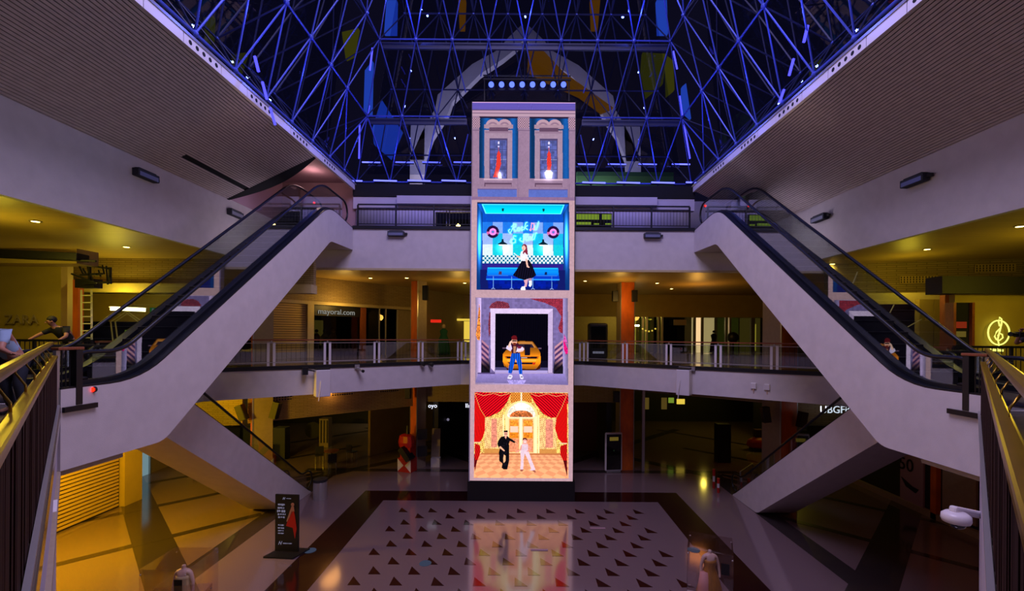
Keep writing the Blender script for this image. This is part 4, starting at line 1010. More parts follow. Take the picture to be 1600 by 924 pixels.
for r_,(y0,y1) in enumerate(((152,232),(232,338),(338,448),(448,552))):
    for c_ in range(8):
        x0=80+c_*98; q=(r_*3+c_*5)
        col=(pal[q%5] if r_==0 else ('#2078e8' if (c_+r_)%2 else '#80a8f8') if r_==1 else ('#18b8e8' if (c_+r_)%2 else '#9cb8ff') if r_==2 else ('#18d0e0' if (c_+r_)%2==0 else '#e0f0ff'))
        dr(fr(dn,x0,y0,min(x0+97,862),y1),rgb(col),3,TEX)
for x in(275,672):
    gx,gy=dn([(x,480)])[0]; glow(gx,gy,7,'#a0e0ff',.7)
dr(fr(dn,80,552,862,630),'#e8fcff')
cxx=np.floor((PX-dn([(80,0)])[0][0])/(19.5/6.16)); cyy=np.floor((PY-dn([(0,552)])[0][1])/(19.5/6.16))
dr(fr(dn,80,552,862,630)&((cxx+cyy)%2==0),'#086890'); dr(fr(dn,80,628,862,634),'#102880')
dr(fr(dn,78,634,862,885),rgb('#3a28b0'),None,1.1-.5*yn); dr(fr(dn,60,690,880,885),'#101860')
b1=inpoly(dn([(130,670),(812,670),(822,785),(120,785)])); dr(b1,rgb('#0878f8'),31,.75+.4*np.exp(-((PY-424)/6)**2))
dr(fr(dn,130,668,812,682),'#18b8ff',31); dr(inpoly(dn([(120,745),(822,745),(826,785),(116,785)])),'#0838c0',31); dr(inpoly(dn([(116,775),(826,775),(824,788),(118,788)])),'#2898ff',31)
dr(inpoly(dn([(130,788),(812,788),(806,870),(136,870)])),rgb('#041a90'),31,.8+.3*NZ2)
for x in(185,362,568,750): dr(stroke(dn([(x,755),(x,870)]),.9),'#6aa0e0'); dr(stroke(dn([(x-16,876),(x,866),(x+16,876)]),.9),'#90a8d8')
dr(fr(dn,130,742,330,750),'#3878d8'); dr(fr(dn,600,742,800,750),'#3878d8')
dr(inpoly(dn([(235,735),(240,705),(268,705),(268,735)])),'#503050'); dr(inpoly(dn([(680,735),(684,708),(706,708),(706,735)])),'#102050')
for x in(180,766):
    cx,cy=dn([(x,325)])[0]; i_=32 if x<400 else 33
    rr_=np.hypot(PX-cx,(PY-cy)); dr(rr_<60/6.16,rgb('#200c38'),i_,1+.35*np.sin(rr_*5)); dr((rr_<60/6.16)&(np.abs(np.arctan2(PY-cy,PX-cx)-2.9)<.28),'#d060a0',i_); dr((rr_<60/6.16)&(np.abs(np.arctan2(PY-cy,PX-cx)-.3)<.18),'#a04890',i_); dr(rr_<34/6.16,'#ff90e8',i_); dr(rr_<22/6.16,'#e080e0',i_); dr(rr_<12/6.16,'#5040a0',i_); dr(rr_<5/6.16,'#40c0ff',i_)
for x in(275,668):
    i_=34 if x<400 else 35; dr(inpoly(dn([(x-8,395),(x+8,395),(x+12,420),(x+48,440),(x+44,448),(x-44,448),(x-48,440),(x-12,420)])),'#082030',i_); dr(inpoly(dn([(x-42,448),(x+42,448),(x+30,460),(x-30,460)])),'#f0ffff',i_)
# neon writing: Rock 'n' Roll
neon=[ [(335,325),(350,335),(368,300),(385,250)],[(362,275),(385,252),(402,252),(400,272),(375,288),(395,318),(410,310)],
 [(432,285),(420,290),(420,310),(436,312),(444,295),(432,284)],[(476,280),(462,278),(452,295),(462,308),(478,300)],[(484,300),(500,235),(512,232)],[(488,285),(515,262)],[(492,284),(515,300)],
 [(588,268),(584,300),(600,300),(612,270),(624,225)],
 [(402,365),(382,362),(378,385),(400,400),(398,425),(370,435),(352,420),(362,400),(385,392)],
 [(450,410),(470,420),(484,385),(495,345)],[(478,365),(500,345),(520,348),(515,368),(490,380),(508,405),(525,400)],
 [(540,375),(530,382),(532,398),(548,396),(550,380),(540,374)],[(560,395),(575,350),(580,345)],[(580,395),(595,340),(602,336)],[(560,395),(568,398),(580,390)],[(345,300),(332,310),(338,328)],[(450,385),(440,400),(452,412)] ]
gl=np.zeros(PX.shape)
for s_ in neon:
    p_=dn(s_)
    for i in range(len(p_)-1):
        (x0,y0),(x1,y1)=p_[i],p_[i+1]; dx,dy=x1-x0,y1-y0; t=np.clip(((PX-x0)*dx+(PY-y0)*dy)/(dx*dx+dy*dy+1e-9),0,1); gl=np.maximum(gl,np.exp(-((PX-x0-t*dx)**2+(PY-y0-t*dy)**2)/2.6))
IM=np.clip(IM+gl[...,None]*rgb('#40f0d0')*.55,0,1)
for s_ in neon: dr(stroke(dn(s_),1.25),'#a8fff0',36)
for s_ in ([(548,300),(556,238),(580,245),(578,290)],[(540,300),(552,296),(548,312),(538,306)],[(568,292),(580,286),(578,300),(568,300)]): dr(stroke(dn(s_),1.5),'#ffa8d0',37)
# woman
i_=38
dr(inpoly(dn([(478,782),(522,780),(515,820),(506,855),(484,855),(490,820)])),'#d8a0b0',i_); dr(inpoly(dn([(520,770),(560,770),(552,800),(528,800)])),'#b08098',i_)
dr(inpoly(dn([(528,795),(558,792),(560,830),(545,855),(528,845),(530,815)])),'#e8f0ff',i_); dr(inpoly(dn([(462,850),(492,848),(496,884),(452,884),(450,872)])),'#ffffff',i_)
dr(inpoly(dn([(462,600),(530,592),(560,640),(600,738),(570,765),(530,772),(485,788),(430,772),(374,742),(410,690)])),rgb('#0a0814'),i_,1+1.2*(np.sin(PX*1.7+PY*.3)>.6))
dr(stroke(dn([(388,532),(440,575)]),1.6),'#c8e8ff',i_); dr(stroke(dn([(418,560),(445,570)]),2.6),'#f0c0b0',i_)
dr(inpoly(dn([(455,512),(480,505),(510,530),(525,580),(516,602),(465,604),(446,585),(446,540)])),rgb('#f4f0ff'),i_,TEX)
dr(stroke(dn([(505,590),(512,640),(520,660)]),3.0,2.2),'#f0b8a8',i_); dr(stroke(dn([(512,655),(530,664)]),2.0),'#f0b8a8',i_)
dr(inpoly(dn([(470,445),(492,440),(510,455),(516,500),(520,545),(505,540),(490,520),(478,538),(470,530),(478,500)])),'#802038',i_)
dr(ell(*dn([(480,478)])[0],18/6.16,26/6.16),'#f0c0b0',i_); dr(stroke(dn([(465,462),(480,446),(498,462)]),1.4),'#702030',i_); dr(stroke(dn([(472,474),(476,474)]),.6),'#402028',i_); dr(stroke(dn([(484,474),(488,474)]),.6),'#402028',i_); dr(stroke(dn([(473,490),(482,491)]),.8),'#c02848',i_)
# garage
m_=fr(ga,15,62,848,845); dr(m_,rgb('#a890b8'),4,TEX*(.75+.35*np.cos((PX-815)/60)))
dr(fr(ga,65,65,805,740),rgb('#7868a0'),4,TEX*(1.0+.12*(NZ2-.5)))
dr(inpoly(ga([(15,62),(66,66),(66,740),(15,835)])),rgb('#b8a0d0'),4,TEX*(.55+.6*np.clip((PX-740)/9,0,1)))
dr(inpoly(ga([(848,62),(805,66),(800,740),(848,845)])),rgb('#a090c8'),4,TEX*(.6+.5*np.clip((888-PX)/9,0,1)))
def bricks(mask,c1='#903848',c2='#401830'):
    ry=np.floor(PY/1.5); bx=np.floor((PX+(ry%2)*1.8)/3.6); mort=((PY/1.5)%1<.25)|(((PX+(ry%2)*1.8)/3.6)%1<.18)
    dr(mask&~mort,rgb(c1),4,.8+.4*NZ); dr(mask&mort,c2,4)
bricks(inpoly(ga([(135,150),(160,115),(205,92),(260,95),(310,110),(325,150),(300,162),(150,162)]))); bricks(inpoly(ga([(500,66),(805,66),(800,380),(775,370),(760,330),(790,230),(740,150),(640,105),(560,85)])),'#a03040','#682038')
bricks(inpoly(ga([(140,190),(130,300),(135,420),(150,380),(152,200)])))
for k_ in range(5): dr(inpoly(ga([(70,440+k_*48),(135,500+k_*48),(135,522+k_*48),(70,462+k_*48)]))&(PX>751),'#b07890' if k_%1==0 else '#000'); dr(inpoly(ga([(70,462+k_*48),(135,522+k_*48),(135,545+k_*48),(70,485+k_*48)])),'#4c3060')
for k_ in range(5): dr(inpoly(ga([(800,440+k_*48),(728,500+k_*48),(728,522+k_*48),(800,462+k_*48)])),'#c08898'); dr(inpoly(ga([(800,462+k_*48),(728,522+k_*48),(728,545+k_*48),(800,485+k_*48)])),'#4c3060')
fadeb=np.clip((PY-560)/14,0,1); mm_=(fr(ga,66,600,148,745)|fr(ga,716,600,802,745)); IM[mm_]*= (1-.8*fadeb[mm_])[...,None]
dr(inpoly(ga([(30,300),(48,110),(56,180),(60,400),(52,450),(30,440),(18,400)])),rgb('#ff9040'),4,.5+.7*NZ); dr(inpoly(ga([(805,420),(845,520),(845,560),(830,575),(808,520)])),rgb('#f01880'),4,.7+.5*NZ); dr(inpoly(ga([(808,380),(830,420),(845,480),(810,450)])),rgb('#c050a0'),4,.7+.5*NZ)
dr(inpoly(ga([(148,158),(716,158),(712,735),(188,735)])),'#181028'); dr(inpoly(ga([(148,158),(714,160),(708,205),(192,205),(190,735),(155,700)])),rgb('#e0c8f0'),4,TEX); dr(inpoly(ga([(668,205),(712,165),(708,735),(665,735)])),rgb('#c8b0dc'),4,TEX)
dr(fr(ga,192,205,668,735),rgb('#06040e'),4,.8+.5*(np.sin(PX*2.2)>.5)); dr(fr(ga,192,630,668,735),'#0c0a1c'); dr(inpoly(ga([(192,690),(668,690),(662,738),(186,738)])),'#4a4470'); dr(fr(ga,190,715,664,738),'#a898d0')
dr(inpoly(ga([(40,745),(818,745),(848,845),(15,830)])),rgb('#8878b8'),4,TEX*(1.12-.25*(PY-584)/17)); dr(inpoly(ga([(40,738),(190,738),(190,750),(30,752)])),'#504070')
dr(inpoly(ga([(300,805),(470,805),(450,840),(320,840)])),rgb('#a090d8'),4,.9+.3*NZ)
# car
i_=41
car=[(262,640),(262,570),(290,535),(330,520),(385,460),(420,450),(530,455),(555,490),(580,522),(600,560),(602,640),(590,690),(540,705),(330,705),(275,680)]
dr(inpoly(ga(car)),rgb('#ff9018'),i_,.55+.55*np.exp(-((PY-562)/10)**2)); dr(inpoly(ga([(395,468),(420,456),(525,460),(560,510),(360,515)])),'#b87838',i_); dr(inpoly(ga([(410,478),(520,478),(545,512),(390,512)])),'#281c30',i_)
dr(inpoly(ga([(455,478),(510,482),(505,580),(458,580)])),'#100c1c',i_)
dr(inpoly(ga([(275,588),(585,588),(578,612),(290,612)])),'#c05c10',i_); dr(inpoly(ga([(290,592),(400,596),(572,592),(565,608),(300,608)])),'#180c14',i_); dr(fr(ga,425,598,480,606),'#b8a0a0',i_)
dr(inpoly(ga([(300,645),(560,645),(540,662),(330,662)])),'#20101c',i_); dr(ell(*ga([(540,655)])[0],2.2,1.8),'#c83018',i_); dr(inpoly(ga([(262,640),(300,700),(560,705),(602,650),(598,700),(560,715),(300,715)])),'#3c1408',i_)
dr(fr(ga,258,510,285,522),'#604860',i_); dr(fr(ga,580,512,608,524),'#604860',i_); dr(fr(ga,300,620,560,632),'#ffb040',i_)
# man
i_=42
dr(inpoly(ga([(340,560),(415,560),(430,640),(438,750),(408,750),(398,680),(378,615),(358,680),(342,745),(312,742),(316,680),(330,610)])),rgb('#1050c8'),i_,.65+.5*(np.sin(PX*1.9)>0))
dr(inpoly(ga([(318,755),(345,760),(350,775),(335,798),(302,792),(305,780)])),'#d8d0e8',i_); dr(inpoly(ga([(410,752),(432,752),(448,785),(440,798),(420,795)])),'#d8d0e8',i_); dr(fr(ga,316,770,338,778),'#303048',i_); dr(fr(ga,424,772,438,780),'#303048',i_)
dr(inpoly(ga([(340,480),(400,470),(420,500),(415,562),(342,562),(335,520)])),'#3c1028',i_)
dr(inpoly(ga([(335,485),(300,495),(288,520),(330,545),(345,520)])),'#d8c8f0',i_); dr(stroke(ga([(318,500),(330,465),(345,450)]),3.6,2.2),'#f0c0b0',i_)
dr(inpoly(ga([(395,500),(440,505),(455,525),(440,545),(395,548),(380,552)])),'#e0d0f0',i_); dr(inpoly(ga([(395,498),(435,500),(420,520),(395,520)])),'#701838',i_); dr(stroke(ga([(436,538),(420,545),(402,548)]),2.2),'#f0b8a8',i_)
dr(inpoly(ga([(358,500),(380,500),(376,560),(356,560)])),'#b07858',i_)
dr(ell(*ga([(365,455)])[0],24/5.775,30/5.775),'#e8a890',i_); dr(inpoly(ga([(340,440),(338,415),(358,400),(382,404),(390,425),(388,442)])),'#601018',i_); dr(fr(ga,345,446,386,455),'#140810',i_); dr(inpoly(ga([(350,468),(382,468),(375,490),(358,490)])),'#702818',i_)
# ballroom
m_=fr(ba,8,78,848,852); dr(m_,rgb('#f8b050'),5,.85+.3*np.exp(-((PX-814)/40)**2))
orn=np.sin(PX*1.3+2*np.sin(PY*.7))*np.sin(PY*1.1+2*np.cos(PX*.5)); dr(m_&(PY<711),rgb('#ffb860'),5,.72+.42*(orn>0)+.1*NZ)
dr(fr(ba,330,80,520,170),rgb('#d88030'),5,.7+.5*(np.sin(PX*1.7)*np.sin(PY*1.4)>0)); dr(fr(ba,420,80,434,170),'#ffe8b0')
for x0,x1 in ((100,265),(585,740)):
    dr(fr(ba,x0,310,x1,585),rgb('#f8b878'),5,.8+.3*(orn>-.2)); dr(fr(ba,x0+60,320,x1-55 if x0<300 else x1-30,575),rgb('#f09078'),5,.8+.25*NZ)
    dr(fr(ba,x0,590,x1,630),rgb('#d89048'),5,TEX)
for x0 in(262,575): dr(fr(ba,x0,280,x0+14,630),'#ffe8a8')
cx,cy=ba([(428,300)])[0]
dr(ell(cx,cy,150/5.775,145/5.775)&(PY<cy+2),'#ffd890'); dr(ell(cx,cy,128/5.775,128/5.775)&(PY<cy+2),rgb('#fff4e0'),5,.82+.25*NZ); dr(ell(cx,cy,104/5.775,60/5.775)&(PY<cy),rgb('#b86030'),5,.7+.6*NZ); glow(cx,cy-16,6,'#ffffff',.6)
dr(stroke(ba([(428,90),(428,200)]),.9),'#e0d0d8'); dr(stroke(ba([(380,210),(400,195),(456,195),(478,210)]),1.1),'#e8e0f0')
dr(fr(ba,285,295,310,630),'#ffe0a0'); dr(fr(ba,540,295,570,630),'#ffe8b0'); dr(fr(ba,305,302,545,630),'#ffdca0')
for x0,x1 in((318,408),(440,535)):
    dr(fr(ba,x0,318,x1,620),rgb('#f0a060'),5,.85+.25*NZ); dr(fr(ba,x0+8,330,x1-8,400),rgb('#ff9830'),5,.8+.35*NZ); dr(fr(ba,x0+10,385,x1-10,450),'#ffc8b0'); dr(fr(ba,x0+6,440,x1-6,490),rgb('#f88820'),5,.8+.35*NZ); dr(fr(ba,x0+5,500,x1-5,612),rgb('#f09068'),5,.85+.25*NZ)
dr(fr(ba,416,302,432,630),'#fff0c8')
fl=(PY>ba([(0,630)])[0][1])&m_; gz=(PY-709)/38+.02
uu=(PX-814)/(1+1.2*gz)/9; vv=9*np.log(gz*4+1.0)/2.2; chk=(np.floor(uu+vv)+np.floor(uu-vv))%2
dr(fl,rgb('#f8a070'),5,.86+.16*chk+.08*(gz)); dr(fr(ba,70,628,800,640),'#c07040')
dr(inpoly(ba([(60,640),(8,760),(8,640)]))&fl,'#701818')
# curtains
def curtain(pts,ang,id_,c='#d00c10',per=2.6):
    w_=np.sin((PX*math.cos(ang)+PY*math.sin(ang))*2*pi/per+1.2*np.sin(PY*.09+PX*.05)); dr(inpoly(ba(pts)),rgb(c),id_,.86+.42*w_+.06*NZ)
curtain([(8,78),(335,85),(300,170),(240,250),(150,298),(100,304),(60,230),(8,160)],.85,51,'#d80818',3.4); curtain([(8,130),(60,220),(102,305),(104,420),(80,500),(50,535),(8,530)],.12,51,'#f01010',2.4); curtain([(12,540),(60,560),(62,620),(40,690),(12,690)],.3,51,'#c81010',2.6); curtain([(12,690),(36,690),(14,800)],.3,51,'#600810',2.6)
curtain([(500,85),(848,85),(848,170),(800,230),(745,304),(690,305),(620,270),(560,190)],-.85,52,'#d80818',3.4); curtain([(848,120),(790,230),(742,306),(728,400),(760,500),(800,540),(838,530),(838,130)],-.12,52,'#f01010',2.4); curtain([(775,560),(835,540),(835,700),(800,690),(775,640)],-.3,52,'#c81010',2.6); curtain([(800,690),(835,690),(835,840)],-.3,52,'#600810',2.6)
for s_ in ([(10,90),(60,230),(104,300)],[(838,90),(790,210),(742,302)]): dr(stroke(ba(s_),.7),'#e0a050')
for s_ in ([(10,86),(90,110),(180,88),(240,110),(320,90)],[(510,90),(580,112),(660,90),(740,112),(838,92)]): dr(stroke(ba(s_),.6),'#e8b070')
for x,y in((40,532),(800,536)): dr(stroke(ba([(x-34,y),(x+30,y)]),1.2),'#e0c0a0')
# dancers
i_=53
dr(inpoly(ba([(250,478),(300,470),(330,500),(318,540),(320,610),(318,700),(302,775),(270,775),(252,760),(260,720),(232,700),(228,620),(240,570)])),rgb('#0c0a10'),i_,.9+.9*(NZ>.85)); dr(inpoly(ba([(250,478),(225,510),(214,545),(228,580),(252,575),(255,540)])),'#0c0a10',i_); dr(stroke(ba([(308,495),(345,515),(378,535)]),4.2,2.6),'#0c0a10',i_)
dr(stroke(ba([(375,535),(395,555)]),2.4,1.8),'#e8a078',i_); dr(stroke(ba([(240,575),(275,605)]),3.0,2.0),'#f0b090',i_); dr(inpoly(ba([(272,640),(288,650),(286,700),(270,718),(266,680)])),'#f0b080',i_)
dr(ell(*ba([(289,452)])[0],18/5.775,28/5.775),'#f0a890',i_); dr(inpoly(ba([(270,440),(272,424),(304,422),(308,440)])),'#120a0c',i_); dr(fr(ba,278,450,304,456),'#281418',i_); dr(inpoly(ba([(276,478),(298,478),(290,500)])),'#e8a890',i_)
i_=54
dr(inpoly(ba([(418,600),(490,600),(520,690),(552,770),(548,782),(500,782),(515,765),(488,690),(458,630),(448,690),(445,775),(418,775),(424,690)])),rgb('#f0d0e0'),i_,TEX); dr(inpoly(ba([(425,560),(450,545),(490,560),(488,600),(425,602)])),rgb('#e8c8d8'),i_,TEX)
dr(stroke(ba([(430,560),(420,595),(380,620)]),2.6,1.6),'#e89888',i_); dr(stroke(ba([(485,560),(512,585),(480,610)]),2.8,1.6),'#e89888',i_); dr(inpoly(ba([(440,530),(480,530),(490,565),(430,565)])),'#f0a898',i_); dr(fr(ba,432,545,486,575),rgb('#ecccdc'),i_,TEX)
dr(ell(*ba([(460,515)])[0],19/5.775,26/5.775),'#f0a8a0',i_); dr(inpoly(ba([(438,512),(442,490),(470,486),(480,505),(478,512),(460,500)])),'#602820',i_); dr(stroke(ba([(453,526),(468,526)]),.8),'#ffffff',i_); dr(inpoly(ba([(418,775),(448,775),(438,792),(420,790)])),'#a05848',i_); dr(inpoly(ba([(520,782),(550,780),(560,798),(545,800)])),'#a05848',i_)
# soft shadows of the picture's own floors
# linearise
LIN=np.where(IM<=.04045,IM/12.92,((IM+.055)/1.055)**2.4)
XW=4.70; XL=-.03-XW/2; DT=20.6
def screen_obj(ids,name,parent,label=None,cat=None):
    m_=np.isin(ID,ids)[::1]; jj,ii=np.nonzero(m_)
    if len(jj)==0: return None
    xs=XL+XW*np.arange(NI+1)/NI; zs=E+(CY-(160+592*np.arange(NJ+1)/NJ))*DT/F
    vid=-np.ones((NJ+1)*(NI+1),int)
    corners=np.stack([(jj+1)*(NI+1)+ii,(jj+1)*(NI+1)+ii+1,jj*(NI+1)+ii+1,jj*(NI+1)+ii],1)
    u,inv=np.unique(corners,return_inverse=True); inv=inv.reshape(-1,4)
    co_=np.zeros((len(u),3)); co_[:,0]=xs[u%(NI+1)]; co_[:,2]=zs[u//(NI+1)]; co_[:,1]=DT
    off=np.zeros(3); p=parent
    while p is not None: off+=np.array(p.location); p=p.parent
    co_-=off
    me=bpy.data.meshes.new(name); n=len(jj)
    me.vertices.add(len(u)); me.vertices.foreach_set('co',co_.astype(np.float32).ravel())
    me.loops.add(n*4); me.loops.foreach_set('vertex_index',inv.astype(np.int32).ravel())
    me.polygons.add(n); me.polygons.foreach_set('loop_start',np.arange(0,n*4,4,dtype=np.int32))
    me.update(calc_edges=True)
    at=me.attributes.new('pic','FLOAT_COLOR','FACE'); c4=np.ones((n,4),np.float32); c4[:,:3]=LIN[jj,ii]; at.data.foreach_set('color',c4.ravel())
    me.materials.append(M['led']); o=bpy.data.objects.new(name,me); COL.objects.link(o); o.parent=parent
    return tagp(o,label,cat)
tw=thing('screen_tower','tall square tower in the middle of the hall covered by a glowing picture screen','screen tower',(0,20.9,0))
zb=E+(CY-752)*DT/F; zt=E+(CY-160)*DT/F
b=MB(); b.box(XL-.03,XL+XW+.03,DT+.012,DT+.25,zb-.03,zt+.03); build(b,'casing',['black'],tw)
b=MB(); b.box(XL-.05,XL,DT-.01,DT+.25,zb-.03,e(6.3)); build(b,'side_trim',['lavender'],tw)
b=MB(); b.box(XL-.1,XL+XW+.1,DT-.02,DT+.5,0,zb-.03); build(b,'plinth',['plinth'],tw,label='black plinth')
fac=screen_obj([1],'facade_picture',tw,'picture of a townhouse front with two windows'); sur=screen_obj([2],'surround_picture',tw,'pinkish concrete surround picture'); din=screen_obj([3],'diner_picture',tw,'blue diner room picture'); gar=screen_obj([4],'garage_picture',tw,'lilac garage room picture'); bal=screen_obj([5],'ballroom_picture',tw,'golden ballroom picture')
for ids,nm,p,lb in (([11],'hanging_ornament',fac,'red hanging figure in the left window'),([12],'hanging_ornament',fac,'red hanging figure in the right window'),([13],'glowing_lamp',fac,'small white glow in the left window'),([14],'glowing_lamp',fac,'large white glow in the right window'),
    ([31],'diner_bench',din,'bright blue bench'),([32],'vinyl_record',din,'left record'),([33],'vinyl_record',din,'right record'),([34],'pendant_lamp',din,'left lamp'),([35],'pendant_lamp',din,'right lamp'),([36],'neon_writing',din,'mint neon writing'),([37],'neon_note',din,'pink neon music note'),([38],'person_figure',din,'picture of a woman in white blouse and wide black skirt'),
    ([41],'sports_car',gar,'picture of an orange sports car with black stripe'),([42],'person_figure',gar,'picture of a man in cap and blue jeans'),([51],'curtain',bal,'left red curtain'),([52],'curtain',bal,'right red curtain'),([53],'person_figure',bal,'picture of a dancing man in black'),([54],'person_figure',bal,'picture of a dancing woman in pale pink')):
    screen_obj(ids,nm,p,lb)
# ================================================================ GROUND FLOOR THINGS
# side shops under the left and right galleries
t=thing('roller_shutter','yellow lit roller shutter on the ground floor under the left gallery','shutter',(-17.4,14,0))
b=MB(); b.box(-17.6,-17.5,6,19.6,0,4.4); build(b,'backing',['dark'],t)
b=MB(); z=.08
while z<4.3: b.box(-17.5,-17.42,6,19.5,z,z+.09); z+=.15
build(b,'curtain',['shutter'],t)
b=MB(); b.box(-17.9,-17.2,6,20.5,4.4,C1); struct(b,'wall_ground_left',['cream'])
b=MB(); b.box(-17.9,-17.25,19.6,20.5,0,4.4); struct(b,'wall_pier_left',['yellow_wall'])
t=thing('glass_door','pale blue glowing glass door beyond the yellow shutter','door',(-19.9,23.4,0))
b=MB(); b.box(-20,-19.95,22.6,24.1,0,2.6); build(b,'glass',['door_glow'],t); b=MB(); b.box(-19.95,-19.85,22.5,22.6,0,2.7); b.box(-19.95,-19.85,24.1,24.2,0,2.7); b.box(-19.95,-19.85,22.5,24.2,2.6,2.7); build(b,'frame',['alu'],t)
b=MB(); b.box(-20.2,-20.0,19.6,36,0,C1); struct(b,'wall_ground_left_far',['beige'])
# right: dark shop with 50 sign
b=MB(); b.box(17.4,17.9,4,34,0,C1); struct(b,'wall_ground_right',['dark'])
t=thing('shop_poster','mottled poster with a large 50 in a dark ground floor shop window, right side','poster',(17.35,18.5,0))
def rx(px): return 17.3*F/(px-CX)
b=MB(); b.box(17.3,17.38,rx(1444),rx(1408),.2,2.6); build(b,'sheet',['pinkwall'],t)
b=text_mb('50',.8,(17.27,(rx(1444)+rx(1408))/2+.25,1.85),(0,-1,0),(0,0,1)); build(b,'number',['blackmatte'],t)
b=MB(); yc=(rx(1444)+rx(1408))/2; b.prism([(17.26,yc+.5,1.25),(17.26,yc+.25,.9),(17.26,yc-.25,.75),(17.26,yc-.4,.95),(17.26,yc-.05,1.0)],(.03,0,0)); build(b,'mark',['blackmatte'],t)
b=MB(); b.box(17.2,17.4,rx(1468),rx(1459),0,4.6); build(b,'post',['orange'],label='orange post between the dark shop windows under the right gallery',cat='post')
b=MB(); b.box(17.3,17.38,rx(1527),rx(1474),.4,4.2); build(b,'shop_window',['beige'],label='dim brown shop window right of the orange post',cat='window')
b=MB(); b.box(17.2,17.4,5,30,0,.25); struct(b,'baseboard_right',['beige'])
# far ground: bulkheads and shops
wallseg((-12.4,20.4),(-6.2,25.7),e(-4.1),C1,.15,'wall_bulkhead_ground','tile')
wallseg((-21,19.5),(-13.0,21.0),e(-4.3),C1,.15,'wall_bulkhead_ground_side','tile')
wallseg((-5.6,26.0),(5.6,26.2),e(-3.9),C1,.15,'wall_bulkhead_centre','tile')
wallseg((6.3,26.2),(12,21.3),e(-3.2),C1,.15,'wall_bulkhead_ground_right','tile')
wallseg((12.6,21.2),(21,19.8),e(-4.4),C1,.15,'wall_bulkhead_ground_right_side','tile')
for i,(px,py) in enumerate(((437,621),(535,613),(608,608))):
    A=(-12.4,20.4);B_=(-6.2,25.7); q=plane_pt(A,B_,px); d=Vector((6.2,5.3,0)).normalized(); n=Vector((d.y,-d.x,0)); b=MB(); zz=W(px,py,q.y).z
    for r in range(2):
        for k_ in range(9): 
            c_=q+n*.08+d*(k_-4)*.12; b.bar(Vector((c_.x,c_.y,zz-r*.11))-d*.04,Vector((c_.x,c_.y,zz-r*.11))+d*.04,.04,.07)
    b.mi=1; b.bar(q+n*.07-d*.56+Vector((0,0,zz-.055)),q+n*.07+d*.56+Vector((0,0,zz-.055)),.02,.2); build(b,'vent_grille',['black','ceil'],label='small dark vent in the ground floor bulkhead, %s'%('nearest the left escalator','the middle of the three','nearest the orange column')[i],cat='vent')
b=MB(); b.box(-4.9,4.9,30,30.1,0,C1); struct(b,'wall_shop_centre',['blackmatte'])
b=MB(); b.box(-5.2,-4.9,26.3,30,0,C1); b.box(4.9,5.2,26.3,30,0,C1); struct(b,'wall_shop_sides',['dark'])
b=MB(); b.box(3.2,4.9,29.6,29.7,0,3.2); struct(b,'wall_shop_red',['red_dark'])
for px,tx,nm in ((676,'oyo','leftmost, by the orange column'),(731,'IIr','at the left edge of the screen tower')):
    b=text_mb(tx,.34,W(px,634.5,25.9),(1,0,0),(0,0,1)); build(b,'sign_lettering',['sign_white'],label='white glowing letters over the dark central shop, '+nm,cat='sign')
b=text_mb('UBGFit',.45,W(1305,641,20.0),(1,.0,0),(0,0,1)); build(b,'sign_lettering',['sign_white'],label='white glowing shop name over the dark shop beside the right escalator',cat='sign')
b=MB(); b.box(12.8,16.5,20.15,20.3,2.6,3.6); struct(b,'wall_sign_board',['black'])
b=MB(); b.sphere(W(700,656,29),.09,8); build(b,'ceiling_spot',['white_dim'],label='faint pale spot deep in the dark central shop',cat='lamp')
# far walls at ground level
b=MB(); b.bar((-9.5,28,1.7),(-3.5,37,1.7),.2,3.4); struct(b,'wall_far_green',['yellow_wall'])
b=MB(); b.box(-31,-9.5,38,38.2,0,C1); struct(b,'wall_far_left',['dark'])
b=MB(); b.box(5.5,31,40,40.2,0,C1); struct(b,'wall_far_ground_right',['dark'])
column(-9.0,30.5,0,C1,.75,R(-40),'thin ground floor column with orange side, deep behind the left bulkhead')
for px,py0,py1,D,m_,lb in ((1038,622,640,34,'shop_dim','dim yellow column of light deep on the right ground floor'),(1049,622,630,34,'green_glow','small green strip light deep on the right ground floor'),(1062,624,632,34,'shop_yellow','yellow window strip deep on the right ground floor'),(1010,622,640,34,'shop_dim','small lit shop window deep on the right ground floor, leftmost')):
    b=MB(); a_=W(px-4,py0,D);c_=W(px+4 if px!=1062 else px+8,py1,D); b.box(a_.x,c_.x,D,D+.1,max(0,c_.z),a_.z); build(b,'lit_opening',[m_],label=lb,cat='window')
b=MB(); b.box(6.7,6.85,25.2,25.35,0,C1); build(b,'slim_post',['alu'],label='slim pale post right of the ground floor right column',cat='post')
# totem display
p=W(959,737,25.0); t=thing('display_totem','white framed digital totem standing in front of the ground floor right column','display',(p.x,25.0,0),R(8))
b=MB(); b.box(-.5,.5,0,.16,.05,2.2); build(b,'frame',['white_gloss'],t,local=True,bevel=.1); b=MB(); b.box(-.42,.42,-.01,.01,.14,2.1); build(b,'screen',['glass_dark'],t,local=True,bevel=.004); b=MB(); b.box(-.25,.25,-.02,-.01,1.75,1.95); build(b,'banner',['paper_y'],t,local=True); b=MB(); b.sphere((0,0,1.2),.26,12,.9,.04); build(b,'picture',['screen_dim'],t,local=True); b=MB(); b.box(-.4,.4,0,.3,0,.05); build(b,'foot',['alu'],t,local=True)
